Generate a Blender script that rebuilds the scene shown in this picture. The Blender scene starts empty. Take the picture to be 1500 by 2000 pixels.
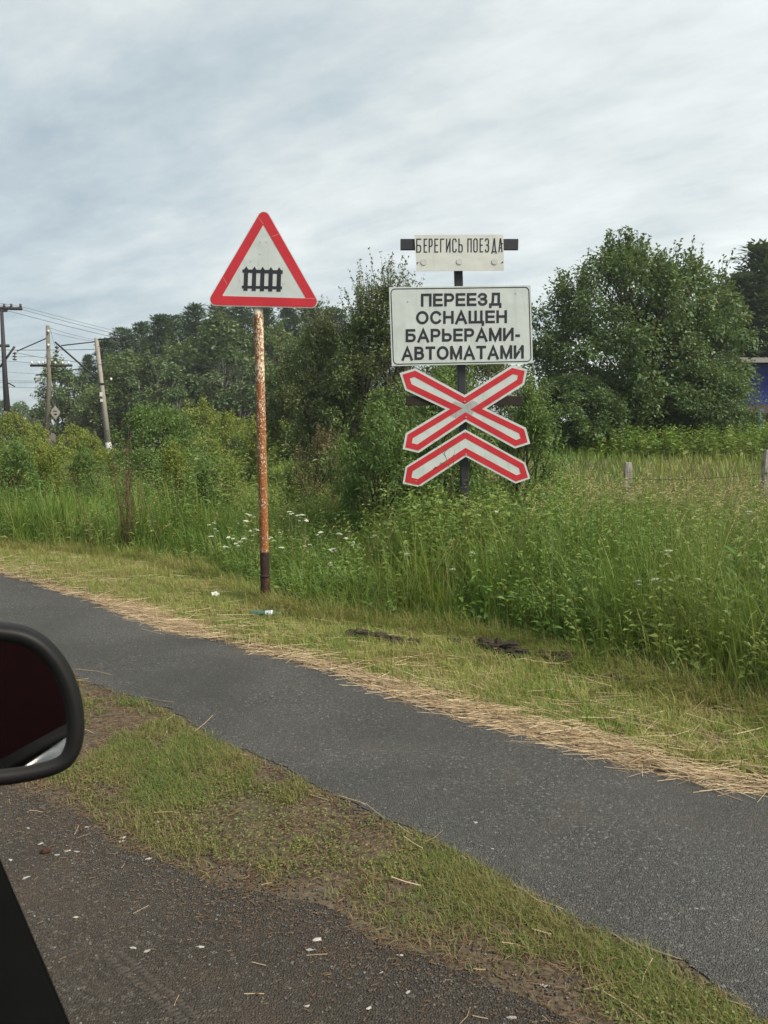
import bpy, bmesh, math
import numpy as np
from mathutils import Vector, Matrix, noise as mnoise
from mathutils.geometry import tessellate_polygon, delaunay_2d_cdt

# ------------------------------------------------------------------ camera, sky, sun, exposure
SC = bpy.context.scene
COL = SC.collection
CAM_Z = 1.5
PITCH = math.radians(6.27)
F = 1503.0
cd = bpy.data.cameras.new('camera'); cam = bpy.data.objects.new('camera', cd); COL.objects.link(cam)
cam.location = (0, 0, CAM_Z); cam.rotation_euler = (math.pi/2 - PITCH, 0, 0)
cd.sensor_width = 36.0; cd.lens = F/2000*36.0; cd.clip_start = 0.02; cd.clip_end = 3000
cd.dof.use_dof = True; cd.dof.focus_distance = 8.0; cd.dof.aperture_fstop = 11.0
SC.camera = cam

SUN_AZ = math.radians(118)      # from +Y towards +X: behind and to the right of the camera
SUN_EL = math.radians(47)
SUN_DIR = Vector((math.sin(SUN_AZ)*math.cos(SUN_EL), math.cos(SUN_AZ)*math.cos(SUN_EL), math.sin(SUN_EL)))
SC.view_settings.view_transform = 'Standard'; SC.view_settings.look = 'None'
SC.view_settings.exposure = 1.2; SC.view_settings.gamma = 1.0; SC.view_settings.use_curve_mapping = False
sl = bpy.data.lights.new('sun', 'SUN'); so = bpy.data.objects.new('sun', sl); COL.objects.link(so)
sl.energy = 2.9; sl.angle = math.radians(20); sl.color = (1.0, 0.93, 0.80)
so.rotation_euler = (-SUN_DIR).to_track_quat('-Z', 'Y').to_euler()

W = bpy.data.worlds.new('World'); SC.world = W; W.use_nodes = True
def build_world():
    nt = W.node_tree; nt.nodes.clear(); N = nt.nodes; Lk = nt.links.new
    def n(t, **k):
        x = N.new(t)
        for a, b in k.items(): setattr(x, a, b)
        return x
    def math_(op, a, b=None, c=None):
        m = n('ShaderNodeMath', operation=op)
        for i, v in enumerate((a, b, c)):
            if v is None: continue
            if isinstance(v, (int, float)): m.inputs[i].default_value = v
            else: Lk(v, m.inputs[i])
        return m.outputs[0]
    tc = n('ShaderNodeTexCoord'); sep = n('ShaderNodeSeparateXYZ'); Lk(tc.outputs['Generated'], sep.inputs[0])
    x, y, z = sep.outputs
    zz = math_('ADD', math_('MAXIMUM', z, 0.0), 0.16)
    u = math_('DIVIDE', x, zz); v = math_('DIVIDE', y, zz)
    comb = n('ShaderNodeCombineXYZ'); Lk(u, comb.inputs[0]); Lk(v, comb.inputs[1])
    # long stratus rolls, running up to the right
    rot = n('ShaderNodeMapping'); rot.inputs['Rotation'].default_value = (0, 0, math.radians(38)); Lk(comb.outputs[0], rot.inputs[0])
    mp = n('ShaderNodeMapping'); mp.inputs['Scale'].default_value = (0.50, 1.15, 1); Lk(rot.outputs[0], mp.inputs[0])
    n1 = n('ShaderNodeTexNoise'); n1.inputs['Scale'].default_value = 1.25; n1.inputs['Detail'].default_value = 5; n1.inputs['Roughness'].default_value = 0.5; n1.inputs['Distortion'].default_value = 0.35; Lk(mp.outputs[0], n1.inputs['Vector'])
    mp2 = n('ShaderNodeMapping'); mp2.inputs['Scale'].default_value = (0.8, 1.35, 1); mp2.inputs['Location'].default_value = (3.1, 1.7, 0); Lk(rot.outputs[0], mp2.inputs[0])
    n2 = n('ShaderNodeTexNoise'); n2.inputs['Scale'].default_value = 3.4; n2.inputs['Detail'].default_value = 7; n2.inputs['Roughness'].default_value = 0.64; Lk(mp2.outputs[0], n2.inputs['Vector'])
    mp3 = n('ShaderNodeMapping'); mp3.inputs['Location'].default_value = (-0.9, 4.4, 0); Lk(comb.outputs[0], mp3.inputs[0])
    n3 = n('ShaderNodeTexNoise'); n3.inputs['Scale'].default_value = 0.55; n3.inputs['Detail'].default_value = 2; Lk(mp3.outputs[0], n3.inputs['Vector'])
    mixv = math_('ADD', math_('ADD', math_('MULTIPLY', n1.outputs['Fac'], 0.55), math_('MULTIPLY', n2.outputs['Fac'], 0.38)), math_('MULTIPLY', n3.outputs['Fac'], 0.18))
    # thinner, brighter cloud towards the sun's side of the sky
    vd = n('ShaderNodeVectorMath', operation='DOT_PRODUCT'); Lk(tc.outputs['Generated'], vd.inputs[0])
    vd.inputs[1].default_value = (0.93, 0.28, 0.24)
    glow = math_('MULTIPLY', math_('POWER', math_('MAXIMUM', math_('ADD', math_('MULTIPLY', vd.outputs['Value'], 0.5), 0.5), 0.0), 2.5), 0.30)
    up = math_('MULTIPLY', math_('MAXIMUM', z, 0.0), 0.12)
    val = math_('ADD', math_('ADD', mixv, glow), up)
    cr = n('ShaderNodeValToRGB'); Lk(val, cr.inputs[0])
    e = cr.color_ramp.elements
    e[0].position = 0.50; e[0].color = (0.255, 0.308, 0.338, 1)
    e[1].position = 0.98; e[1].color = (0.66, 0.69, 0.67, 1)
    a = e.new(0.62); a.color = (0.350, 0.398, 0.415, 1)
    a = e.new(0.75); a.color = (0.475, 0.505, 0.500, 1)
    sky = n('ShaderNodeTexSky', sky_type='NISHITA'); sky.sun_disc = False; sky.sun_elevation = SUN_EL; sky.sun_rotation = SUN_AZ
    b1 = n('ShaderNodeBackground'); Lk(sky.outputs[0], b1.inputs[0]); b1.inputs[1].default_value = 0.06
    b2 = n('ShaderNodeBackground'); Lk(cr.outputs[0], b2.inputs[0]); b2.inputs[1].default_value = 0.77
    mx = n('ShaderNodeMixShader'); mx.inputs[0].default_value = 0.88; Lk(b1.outputs[0], mx.inputs[1]); Lk(b2.outputs[0], mx.inputs[2])
    out = n('ShaderNodeOutputWorld'); Lk(mx.outputs[0], out.inputs[0])
build_world()

# ------------------------------------------------------------------ helpers
RNG = np.random.default_rng(11)
CP, SP = math.cos(PITCH), math.sin(PITCH)
def ray(px, py):
    cx = (px-750)/F; cy = (1000-py)/F
    return Vector((cx, CP+SP*cy, -SP+CP*cy))
def at(px, py, Y):                       # a point of the photograph at depth Y
    d = ray(px, py); k = Y/d.y
    return Vector((d.x*k, Y, CAM_Z+d.z*k))
def ground(px, py, z=0.0):
    d = ray(px, py); k = (z-CAM_Z)/d.z
    return Vector((d.x*k, d.y*k, z))
def gx(px, Y): return at(px, 850, Y).x
def hz(py, Y): return at(750, py, Y).z

def el(x, y):
    """height of the ground: flat by the road, rising gently to the meadow on the right"""
    sm = lambda a, b, v: (lambda t: t*t*(3-2*t))(np.clip((v-a)/(b-a), 0, 1))
    return 0.85*sm(10.0, 24.0, np.asarray(y, float))*sm(-1.5, 4.0, np.asarray(x, float))
def tag(o, label=None, cat=None, group=None, kind=None):
    if label: o['label'] = label
    if cat: o['category'] = cat
    if group: o['group'] = group
    if kind: o['kind'] = kind
    return o
def empty(name, loc=(0, 0, 0), rot=(0, 0, 0)):
    o = bpy.data.objects.new(name, None); COL.objects.link(o); o.location = loc; o.rotation_euler = rot; o.empty_display_size = 0.1
    return o
def link(name, me, mat=None, parent=None):
    o = bpy.data.objects.new(name, me); COL.objects.link(o)
    if mat is not None and not me.materials: me.materials.append(mat)
    if parent is not None: o.parent = parent
    return o
def np_mesh(name, V, faces, rnd=None, smooth=False):
    """faces: list of int arrays (m,3)/(m,4); rnd: per-vertex random float"""
    me = bpy.data.meshes.new(name)
    V = np.asarray(V, np.float32)
    me.vertices.add(len(V)); me.vertices.foreach_set('co', V.ravel())
    faces = [np.asarray(f, np.int32) for f in faces if len(f)]
    idx = np.concatenate([f.ravel() for f in faces])
    tot = np.concatenate([np.full(len(f), f.shape[1], np.int32) for f in faces])
    st = np.concatenate([[0], np.cumsum(tot)[:-1]]).astype(np.int32)
    me.loops.add(len(idx)); me.loops.foreach_set('vertex_index', idx)
    me.polygons.add(len(tot)); me.polygons.foreach_set('loop_start', st); me.polygons.foreach_set('loop_total', tot)
    if smooth: me.polygons.foreach_set('use_smooth', np.ones(len(tot), bool))
    me.update(calc_edges=True)
    if rnd is not None:
        a = me.attributes.new('rnd', 'FLOAT', 'POINT'); a.data.foreach_set('value', np.asarray(rnd, np.float32))
    return me
class Bag:                                # joins several pieces of plant geometry into one mesh
    def __init__(s): s.V = []; s.F = []; s.R = []; s.n = 0
    def add(s, V, faces, rnd):
        s.V.append(V); s.R.append(rnd)
        for f in faces: s.F.append(np.asarray(f)+s.n)
        s.n += len(V)
    def mesh(s, name, smooth=False):
        return np_mesh(name, np.concatenate(s.V), s.F, np.concatenate(s.R), smooth)
def unit(A): return A/np.maximum(np.linalg.norm(A, axis=-1, keepdims=True), 1e-9)

def blades(P, h, w, az, bend, rnd, segs=3, twist=None, seedpow=0.8):
    n = len(P); tw = az+np.pi/2 if twist is None else twist
    lean = np.stack([np.cos(az), np.sin(az), np.zeros(n)], 1)
    side = np.stack([np.cos(tw), np.sin(tw), np.zeros(n)], 1)
    rows = []
    for k in range(segs+1):
        t = k/segs
        c = P + lean*(h*bend*t**1.8)[:, None]
        c[:, 2] += h*(t - 0.42*np.minimum(bend, 1.6)*t**2.4)
        if k < segs:
            ww = (w*(1-t)**seedpow*0.5)[:, None]
            rows += [c-side*ww, c+side*ww]
        else: rows.append(c)
    m = 2*segs+1
    V = np.stack(rows, 1).reshape(-1, 3)
    b = (np.arange(n)*m)[:, None]
    q = [b+np.array([2*k, 2*k+1, 2*k+3, 2*k+2]) for k in range(segs-1)]
    t3 = b+np.array([2*segs-2, 2*segs-1, 2*segs])
    return V, ([np.concatenate(q)] if q else [])+[t3], np.repeat(rnd, m)
def leafs(P, D, L, Wd, rnd, up=None, droop=0.12):
    n = len(P); D = unit(D)
    if up is None: up = np.tile([0, 0, 1.0], (n, 1)) + RNG.normal(0, 0.45, (n, 3))
    S = unit(np.cross(D, up)); N2 = np.cross(S, D)
    L = np.broadcast_to(L, n)[:, None]; Wd = np.broadcast_to(Wd, n)[:, None]
    mid = P+D*L*0.45+N2*L*0.05
    tip = P+D*L; tip[:, 2] -= (L*droop)[:, 0]
    V = np.stack([P, mid+S*Wd*0.5, tip, mid-S*Wd*0.5], 1).reshape(-1, 3)
    f = (np.arange(n)*4)[:, None]+np.array([0, 1, 2, 3])
    return V, [f], np.repeat(rnd, 4)
def tubes(lines, sides=6):
    """lines: list of (points (k,3), radii (k,)) -> V, faces, rnd"""
    VV, FF, n0, RR = [], [], 0, []
    ang = np.arange(sides)*2*np.pi/sides
    for pts, rad in lines:
        pts = np.asarray(pts, float); rad = np.broadcast_to(np.asarray(rad, float), len(pts)); k = len(pts)
        T = unit(np.gradient(pts, axis=0)); ref = np.array([0, 0, 1.0]) if abs(T[0, 2]) < 0.9 else np.array([1.0, 0, 0])
        A = unit(np.cross(T, ref)); B = np.cross(T, A)
        ring = pts[:, None]+rad[:, None, None]*(A[:, None]*np.cos(ang)[None, :, None]+B[:, None]*np.sin(ang)[None, :, None])
        VV.append(ring.reshape(-1, 3))
        i = np.arange(k-1)[:, None]*sides; j = np.arange(sides)[None]; j2 = (j+1) % sides
        FF.append((np.stack([i+j, i+j2, i+sides+j2, i+sides+j], -1).reshape(-1, 4))+n0)
        if sides >= 3:
            for e, o in ((0, 1), (k-1, -1)):
                c = np.arange(sides)[::-o]+e*sides+n0
                if sides == 4: FF.append(c[None])
                else: FF.append(np.stack([np.full(sides-2, c[0]), c[1:-1], c[2:]], 1))
        RR.append(np.full(k*sides, RNG.random())); n0 += k*sides
    # group by face width
    q = [f for f in FF if f.shape[1] == 4]; t = [f for f in FF if f.shape[1] == 3]
    out = ([np.concatenate(q)] if q else [])+([np.concatenate(t)] if t else [])
    return np.concatenate(VV), out, np.concatenate(RR)
def tube_obj(name, lines, mat, parent=None, sides=8, smooth=True):
    V, f, r = tubes(lines, sides); return link(name, np_mesh(name, V, f, r, smooth), mat, parent)
def bm_obj(name, bm, mat, parent=None, smooth=False):
    me = bpy.data.meshes.new(name); bmesh.ops.recalc_face_normals(bm, faces=bm.faces); bm.to_mesh(me); bm.free()
    if smooth:
        for p in me.polygons: p.use_smooth = True
    return link(name, me, mat, parent)
def bm_box(bm, c, s, rot=None):
    r = bmesh.ops.create_cube(bm, size=1.0)
    M = Matrix.Translation(c) @ (rot.to_4x4() if rot is not None else Matrix.Identity(4)) @ Matrix.Diagonal((s[0], s[1], s[2], 1))
    bmesh.ops.transform(bm, matrix=M, verts=r['verts'])
def box_obj(name, c, s, mat, parent=None, rot=None, bevel=0.0):
    bm = bmesh.new(); bm_box(bm, c, s, rot)
    if bevel: bmesh.ops.bevel(bm, geom=list(bm.edges), offset=bevel, segments=2, affect='EDGES', profile=0.5)
    return bm_obj(name, bm, mat, parent)
def prism_obj(name, pts, y0, y1, mat, parent=None, holes=()):
    """polygon given as (x,z) list in a sign's own plane, from depth y0 (front) to y1 (back)"""
    bm = bmesh.new()
    if holes:                             # a band: outer and inner outline with the same number of corners
        n = len(pts); vo = [bm.verts.new((p[0], y0, p[1])) for p in pts]; vi = [bm.verts.new((p[0], y0, p[1])) for p in holes[0]]
        fs = [bm.faces.new((vo[i], vo[(i+1) % n], vi[(i+1) % n], vi[i])) for i in range(n)]
    else:
        vs = [bm.verts.new((p[0], y0, p[1])) for p in pts]
        fs = [bm.faces.new([vs[i] for i in t]) for t in tessellate_polygon([[Vector((p[0], p[1], 0)) for p in pts]])]
    r = bmesh.ops.extrude_face_region(bm, geom=list(fs))
    bmesh.ops.translate(bm, verts=[g for g in r['geom'] if isinstance(g, bmesh.types.BMVert)], vec=(0, y1-y0, 0))
    return bm_obj(name, bm, mat, parent)
def offset_poly(P, d):
    """move each edge of a polygon inwards by d (miter joints)"""
    P = [Vector((p[0], p[1])) for p in P]; n = len(P)
    area = sum(P[i].x*P[(i+1) % n].y-P[(i+1) % n].x*P[i].y for i in range(n)); s = 1 if area > 0 else -1
    out = []
    for i in range(n):
        a, b, c = P[i-1], P[i], P[(i+1) % n]
        d1 = (b-a).normalized(); d2 = (c-b).normalized()
        n1 = Vector((-d1.y, d1.x))*s; n2 = Vector((-d2.y, d2.x))*s
        m = (n1+n2); m = m/max(1e-6, 1+n1.dot(n2))
        out.append(b+m*d)
    return out
def round_poly(P, r, seg=8):
    P = [Vector((p[0], p[1])) for p in P]; n = len(P); out = []
    for i in range(n):
        a, b, c = P[i-1], P[i], P[(i+1) % n]
        u = (a-b).normalized(); v = (c-b).normalized(); ang = u.angle(v); t = r/math.tan(ang/2)
        ctr = b+(u+v).normalized()*(r/math.sin(ang/2))
        p0 = b+u*t; p1 = b+v*t
        a0 = math.atan2(*(p0-ctr).yx); a1 = math.atan2(*(p1-ctr).yx); da = (a1-a0+math.pi) % (2*math.pi)-math.pi
        out += [ctr+Vector((math.cos(a0+da*k/seg), math.sin(a0+da*k/seg)))*r for k in range(seg+1)]
    return out
def in_poly(X, Y, poly):
    ins = np.zeros(len(X), bool); n = len(poly); j = n-1
    for i in range(n):
        xi, yi = poly[i][0], poly[i][1]; xj, yj = poly[j][0], poly[j][1]
        c = ((yi > Y) != (yj > Y)) & (X < (xj-xi)*(Y-yi)/((yj-yi) if yj != yi else 1e-9)+xi)
        ins ^= c; j = i
    return ins
def scatter(poly, n, margin_px=140):
    """n random points in a polygon, kept to what the camera could plausibly see"""
    p = np.array([(q[0], q[1]) for q in poly]); lo = p.min(0); hi = p.max(0); out = []; tot = 0; tries = 0
    while tot < n and tries < 60:
        X = RNG.uniform(lo[0], hi[0], n*3); Y = RNG.uniform(lo[1], hi[1], n*3)
        k = in_poly(X, Y, p) & (np.abs(X) < (0.5+margin_px/F)*np.abs(Y)+0.7) & (Y > 0.3)
        out.append(np.stack([X[k], Y[k]], 1)); tot += k.sum(); tries += 1
    return np.concatenate(out)[:n]
def fbm(X, Y, s=1.0, seed=0.0, octs=3):
    """cheap smooth value noise on numpy arrays, 0..1"""
    tot = 0; amp = 1; norm = 0
    for o in range(octs):
        x = X*s*2**o+seed*13.7+o*5.1; y = Y*s*2**o+seed*7.3+o*9.7
        xi = np.floor(x); yi = np.floor(y); fx = x-xi; fy = y-yi; fx = fx*fx*(3-2*fx); fy = fy*fy*(3-2*fy)
        h = lambda a, b: np.modf(np.abs(np.sin(a*127.1+b*311.7)*43758.5453))[0]
        v = (h(xi, yi)*(1-fx)+h(xi+1, yi)*fx)*(1-fy)+(h(xi, yi+1)*(1-fx)+h(xi+1, yi+1)*fx)*fy
        tot = tot+v*amp; norm += amp; amp *= 0.5
    return tot/norm

# ------------------------------------------------------------------ materials
def new_mat(name):
    m = bpy.data.materials.new(name); m.use_nodes = True; nt = m.node_tree; nt.nodes.clear()
    return m, nt
class NT:
    def __init__(s, nt): s.nt = nt
    def n(s, t, ins=None, **k):
        x = s.nt.nodes.new(t)
        for a, b in k.items(): setattr(x, a, b)
        for a, b in (ins or {}).items():
            if isinstance(b, bpy.types.NodeSocket): s.nt.links.new(b, x.inputs[a])
            else: x.inputs[a].default_value = b
        return x
    def ramp(s, fac, stops, interp='LINEAR'):
        r = s.n('ShaderNodeValToRGB', {0: fac}); r.color_ramp.interpolation = interp; e = r.color_ramp.elements
        while len(e) < len(stops): e.new(0.5)
        for i, (p, c) in enumerate(stops): e[i].position = p; e[i].color = tuple(c)+(1,) if len(c) == 3 else c
        return r.outputs[0]
    def mix(s, f, a, b, blend='MIX'):
        m = s.n('ShaderNodeMix', data_type='RGBA', blend_type=blend)
        for i, v in ((0, f), (6, a), (7, b)):
            if isinstance(v, bpy.types.NodeSocket): s.nt.links.new(v, m.inputs[i])
            else: m.inputs[i].default_value = v if i == 0 else (tuple(v)+(1,) if len(v) == 3 else v)
        return m.outputs[2]
    def noise(s, scale, detail=4, rough=0.5, vec=None, dist=0.0):
        x = s.n('ShaderNodeTexNoise', {'Scale': scale, 'Detail': detail, 'Roughness': rough, 'Distortion': dist})
        if vec is not None: s.nt.links.new(vec, x.inputs['Vector'])
        return x.outputs['Fac']
    def coord(s, which='Object'): return s.n('ShaderNodeTexCoord').outputs[which]
    def math(s, op, a, b=0.0):
        m = s.n('ShaderNodeMath', operation=op)
        for i, v in ((0, a), (1, b)):
            if isinstance(v, bpy.types.NodeSocket): s.nt.links.new(v, m.inputs[i])
            else: m.inputs[i].default_value = v
        return m.outputs[0]
    def out(s, sh): s.n('ShaderNodeOutputMaterial', {0: sh})
    def bsdf(s, col, rough=0.6, spec=0.4, metal=0.0, bump=None, bstr=0.3, bdist=0.01, **kw):
        b = s.n('ShaderNodeBsdfPrincipled', {'Roughness': rough, 'Metallic': metal, 'Specular IOR Level': spec})
        if isinstance(col, bpy.types.NodeSocket): s.nt.links.new(col, b.inputs['Base Color'])
        else: b.inputs['Base Color'].default_value = tuple(col)+(1,)
        if bump is not None:
            bp = s.n('ShaderNodeBump', {'Strength': bstr, 'Distance': bdist, 'Height': bump}); s.nt.links.new(bp.outputs[0], b.inputs['Normal'])
        return b.outputs[0]
def plain(name, col, rough=0.6, spec=0.4, metal=0.0, var=0.12, nscale=8.0, bstr=0.15, bdist=0.003):
    m, nt = new_mat(name); t = NT(nt); co = t.coord()
    nz = t.noise(nscale, 5, 0.6, co)
    c = t.mix(nz, [x*(1-var) for x in col], [min(1, x*(1+var)) for x in col])
    t.out(t.bsdf(c, rough, spec, metal, t.noise(nscale*6, 4, 0.6, co), bstr, bdist)); return m
def leaf_mat(name, cols, transl=0.28, rough=0.55, spec=0.3, patch=None, pscale=1.2, pamt=0.5):
    """colours picked per leaf from the 'rnd' attribute, with broad patches of another tint"""
    m, nt = new_mat(name); t = NT(nt)
    a = t.n('ShaderNodeAttribute', attribute_name='rnd').outputs['Fac']
    k = len(cols); c = t.ramp(a, [(i/(k-1), cols[i]) for i in range(k)])
    if patch is not None:
        pz = t.noise(pscale, 3, 0.5, t.coord('Object')); f = t.n('ShaderNodeMapRange', {'Value': pz, 'From Min': 0.42, 'From Max': 0.66, 'To Max': pamt}).outputs[0]
        c = t.mix(f, c, patch)
    b = t.bsdf(c, rough, spec)
    tr = t.n('ShaderNodeBsdfTranslucent'); nt.links.new(t.mix(0.5, c, [0.20, 0.26, 0.03]), tr.inputs[0])
    mx = t.n('ShaderNodeMixShader', {0: transl, 1: b, 2: tr.outputs[0]}); t.out(mx.outputs[0]); return m
M = {}
# ------------------------------------------------------------------ the setting: ground, footpath, gravel road
def soil_material():
    m, nt = new_mat('soil'); t = NT(nt); co = t.coord()
    big = t.noise(0.12, 4, 0.55, co); mid = t.noise(3.0, 5, 0.6, co); fine = t.noise(45, 4, 0.65, co)
    c = t.ramp(mid, [(0.3, (0.034, 0.026, 0.020)), (0.55, (0.060, 0.046, 0.035)), (0.75, (0.082, 0.064, 0.047))])
    c = t.mix(t.n('ShaderNodeMapRange', {'Value': fine, 'From Min': 0.4, 'From Max': 0.75}).outputs[0], c, (0.13, 0.105, 0.066))
    g = t.ramp(big, [(0.35, (0.050, 0.075, 0.020)), (0.65, (0.095, 0.105, 0.036))])
    c = t.mix(t.n('ShaderNodeMapRange', {'Value': big, 'From Min': 0.50, 'From Max': 0.75, 'To Max': 0.4}).outputs[0], c, g)
    t.out(t.bsdf(c, 0.95, 0.1, bump=fine, bstr=0.6, bdist=0.01)); return m
def asphalt_material(name, dark, mid, light, brown, bfac, agg=150.0):
    m, nt = new_mat(name); t = NT(nt); co = t.coord()
    v = t.n('ShaderNodeTexVoronoi', {'Vector': co, 'Scale': agg, 'Randomness': 1.0})
    v2 = t.n('ShaderNodeTexVoronoi', {'Vector': co, 'Scale': agg*0.55, 'Randomness': 1.0})
    sepc = t.n('ShaderNodeSeparateColor', {0: v.outputs['Color']}).outputs[0]
    sep2 = t.n('ShaderNodeSeparateColor', {0: v2.outputs['Color']}).outputs[1]
    grit = t.noise(60, 6, 0.7, co); wear = t.noise(1.1, 5, 0.6, co, 0.4); dirt = t.noise(4.5, 5, 0.62, co)
    c = t.ramp(sepc, [(0.0, dark), (0.55, mid), (0.90, light), (1.0, [min(1, x*1.7) for x in light])])
    c = t.mix(t.n('ShaderNodeMapRange', {'Value': sep2, 'From Min': 0.965, 'From Max': 0.975, 'To Max': 0.7}).outputs[0], c, [min(1, x*2.0) for x in light])
    c = t.mix(t.n('ShaderNodeMapRange', {'Value': grit, 'From Min': 0.40, 'From Max': 0.62, 'To Max': 0.65}).outputs[0], c, dark)
    c = t.mix(t.n('ShaderNodeMapRange', {'Value': wear, 'From Min': 0.38, 'From Max': 0.68, 'To Max': 0.5}).outputs[0], c, [x*1.18 for x in mid])
    c = t.mix(t.n('ShaderNodeMapRange', {'Value': dirt, 'From Min': 0.50, 'From Max': 0.72, 'To Max': bfac}).outputs[0], c, brown)
    stain = t.noise(0.7, 4, 0.55, co, 0.6); c = t.mix(t.n('ShaderNodeMapRange', {'Value': stain, 'From Min': 0.42, 'From Max': 0.62, 'To Max': 0.55}).outputs[0], c, [x*0.55 for x in mid])
    h = t.math('ADD', t.math('MULTIPLY', v.outputs['Distance'], -1.2), t.math('MULTIPLY', grit, 1.2))
    t.out(t.bsdf(c, 0.88, 0.25, bump=h, bstr=1.0, bdist=0.009)); return m
M['soil'] = soil_material()
M['asphalt'] = asphalt_material('worn_asphalt', (0.042, 0.042, 0.040), (0.082, 0.082, 0.079), (0.145, 0.145, 0.138), (0.105, 0.088, 0.066), 0.35, 190.0)
M['gravel'] = asphalt_material('dusty_gravel', (0.029, 0.024, 0.019), (0.060, 0.050, 0.040), (0.105, 0.093, 0.077), (0.074, 0.055, 0.040), 0.9, 160.0)

def sheet(name, poly, z, mat, jitter=0.02, step=0.05, skirt=0.0):
    P = [Vector((p[0], p[1])) for p in poly]; pts = []
    for i in range(len(P)):
        a, b = P[i], P[(i+1) % len(P)]; L = (b-a).length; near = min(a.length, b.length) < 9
        k = max(1, int(L/step)) if near else 1
        for j in range(k):
            p = a.lerp(b, j/k); jt = jitter if near else 0
            o = Vector((mnoise.noise((p.x*3.1, p.y*3.1, 1))+0.6*mnoise.noise((p.x*11, p.y*11, 4))+0.4*mnoise.noise((p.x*29, p.y*29, 5)), mnoise.noise((p.x*3.1, p.y*3.1, 9))+0.6*mnoise.noise((p.x*11, p.y*11, 7))))*jt
            pts.append(p+o)
    n = len(pts); vs, _, fs, *_r = delaunay_2d_cdt(pts, [(i, (i+1) % n) for i in range(n)], [], 1, 1e-5)
    me = bpy.data.meshes.new(name); me.from_pydata([(v.x, v.y, z) for v in vs], [], [tuple(f) for f in fs]); me.update()
    if me.polygons[0].normal.z < 0: me.flip_normals()
    o = link(name, me, mat); tag(o, kind='structure'); return o, pts

# ground: one sheet to the horizon
gxs = np.array([-900, -300, -100, -40, -15]+list(np.linspace(-6, 12, 37))+[15, 40, 100, 300, 900.0]); gys = np.array([-60, -10]+list(np.linspace(0, 9.8, 6))+list(np.linspace(10.2, 25, 31))+[30, 60, 150, 400, 1500.0])
GX, GY = np.meshgrid(gxs, gys); nx, ny = len(gxs), len(gys); gi = (np.arange(ny-1)[:, None]*nx+np.arange(nx-1)[None]).ravel()
gm = np_mesh('ground', np.stack([GX.ravel(), GY.ravel(), el(GX, GY).ravel()], 1), [np.stack([gi, gi+1, gi+nx+1, gi+nx], 1)], smooth=True)
tag(link('ground', gm, M['soil']), kind='structure')

G = lambda L: [ground(*p).to_2d() for p in L]
FAR_EDGE = G([(0, 1122), (100, 1152), (250, 1194), (330, 1226), (450, 1262), (560, 1287), (650, 1312), (760, 1352), (900, 1397), (1000, 1420), (1150, 1464), (1300, 1512), (1400, 1534), (1500, 1553)])
NEAR_EDGE = G([(110, 1290), (170, 1335), (290, 1372), (360, 1410), (440, 1452), (560, 1512), (660, 1560), (720, 1592), (850, 1642), (960, 1702), (1080, 1772), (1200, 1832), (1330, 1886), (1450, 1962), (1550, 2030)])
far_l = [Vector((-22, 21)), Vector((-9.5, 12.2))]
FAR = far_l+FAR_EDGE+[Vector((3.4, 1.75)), Vector((7, -1.2))]
NEAR = [Vector((-24, 19)), Vector((-9.5, 10.0)), Vector((-4.2, 6.3))]+NEAR_EDGE+[Vector((2.0, 0.9)), Vector((5.5, -3))]
FOOTPATH = FAR+NEAR[::-1]
sheet('footpath', FOOTPATH, 0.0045, M['asphalt'], 0.055, 0.03, 0.0)
GRAVEL_EDGE = G([(-300, 1395), (-100, 1480), (60, 1545), (150, 1592), (250, 1662), (400, 1722), (520, 1748), (650, 1772), (700, 1832), (850, 1882), (1000, 1932), (1100, 2000), (1180, 2080)])
GRAVEL = [Vector((-14, 9.5))]+GRAVEL_EDGE+[Vector((1.6, 0.4)), Vector((5, -3.6)), Vector((2, -10)), Vector((-16, -3))]
sheet('gravel_road', GRAVEL, 0.003, M['gravel'], 0.07, 0.03, 0.0)

# ------------------------------------------------------------------ grass, straw, gravel: what nobody could count
GREEN_SHORT = [(0.050, 0.105, 0.018), (0.085, 0.145, 0.025), (0.130, 0.165, 0.034), (0.185, 0.170, 0.055), (0.200, 0.140, 0.072)]
GREEN_VERGE = [(0.085, 0.170, 0.024), (0.145, 0.230, 0.036), (0.220, 0.250, 0.056), (0.320, 0.260, 0.105), (0.420, 0.310, 0.155)]
GREEN_TALL = [(0.038, 0.110, 0.018), (0.070, 0.165, 0.025), (0.120, 0.205, 0.033), (0.190, 0.240, 0.043), (0.330, 0.280, 0.095)]
M['short_grass'] = leaf_mat('short_grass', GREEN_SHORT, 0.25, patch=(0.190, 0.150, 0.060), pscale=2.4, pamt=0.5)
M['verge_grass'] = leaf_mat('verge_grass', GREEN_VERGE, 0.3, patch=(0.330, 0.275, 0.110), pscale=1.6, pamt=0.5)
M['tall_grass'] = leaf_mat('tall_grass', GREEN_TALL, 0.3, patch=(0.200, 0.230, 0.055), pscale=0.8, pamt=0.6)
M['meadow_grass'] = leaf_mat('meadow_grass', [(0.080, 0.165, 0.028), (0.125, 0.215, 0.036), (0.180, 0.245, 0.046), (0.260, 0.255, 0.075)], 0.3, patch=(0.270, 0.265, 0.075), pscale=0.3, pamt=0.6)
M['straw'] = leaf_mat('straw', [(0.210, 0.135, 0.078), (0.400, 0.295, 0.175), (0.560, 0.450, 0.300), (0.300, 0.215, 0.115), (0.150, 0.095, 0.058)], 0.12)
M['seed'] = leaf_mat('seed_heads', [(0.280, 0.220, 0.105), (0.380, 0.290, 0.150), (0.230, 0.230, 0.090)], 0.25)
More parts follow.
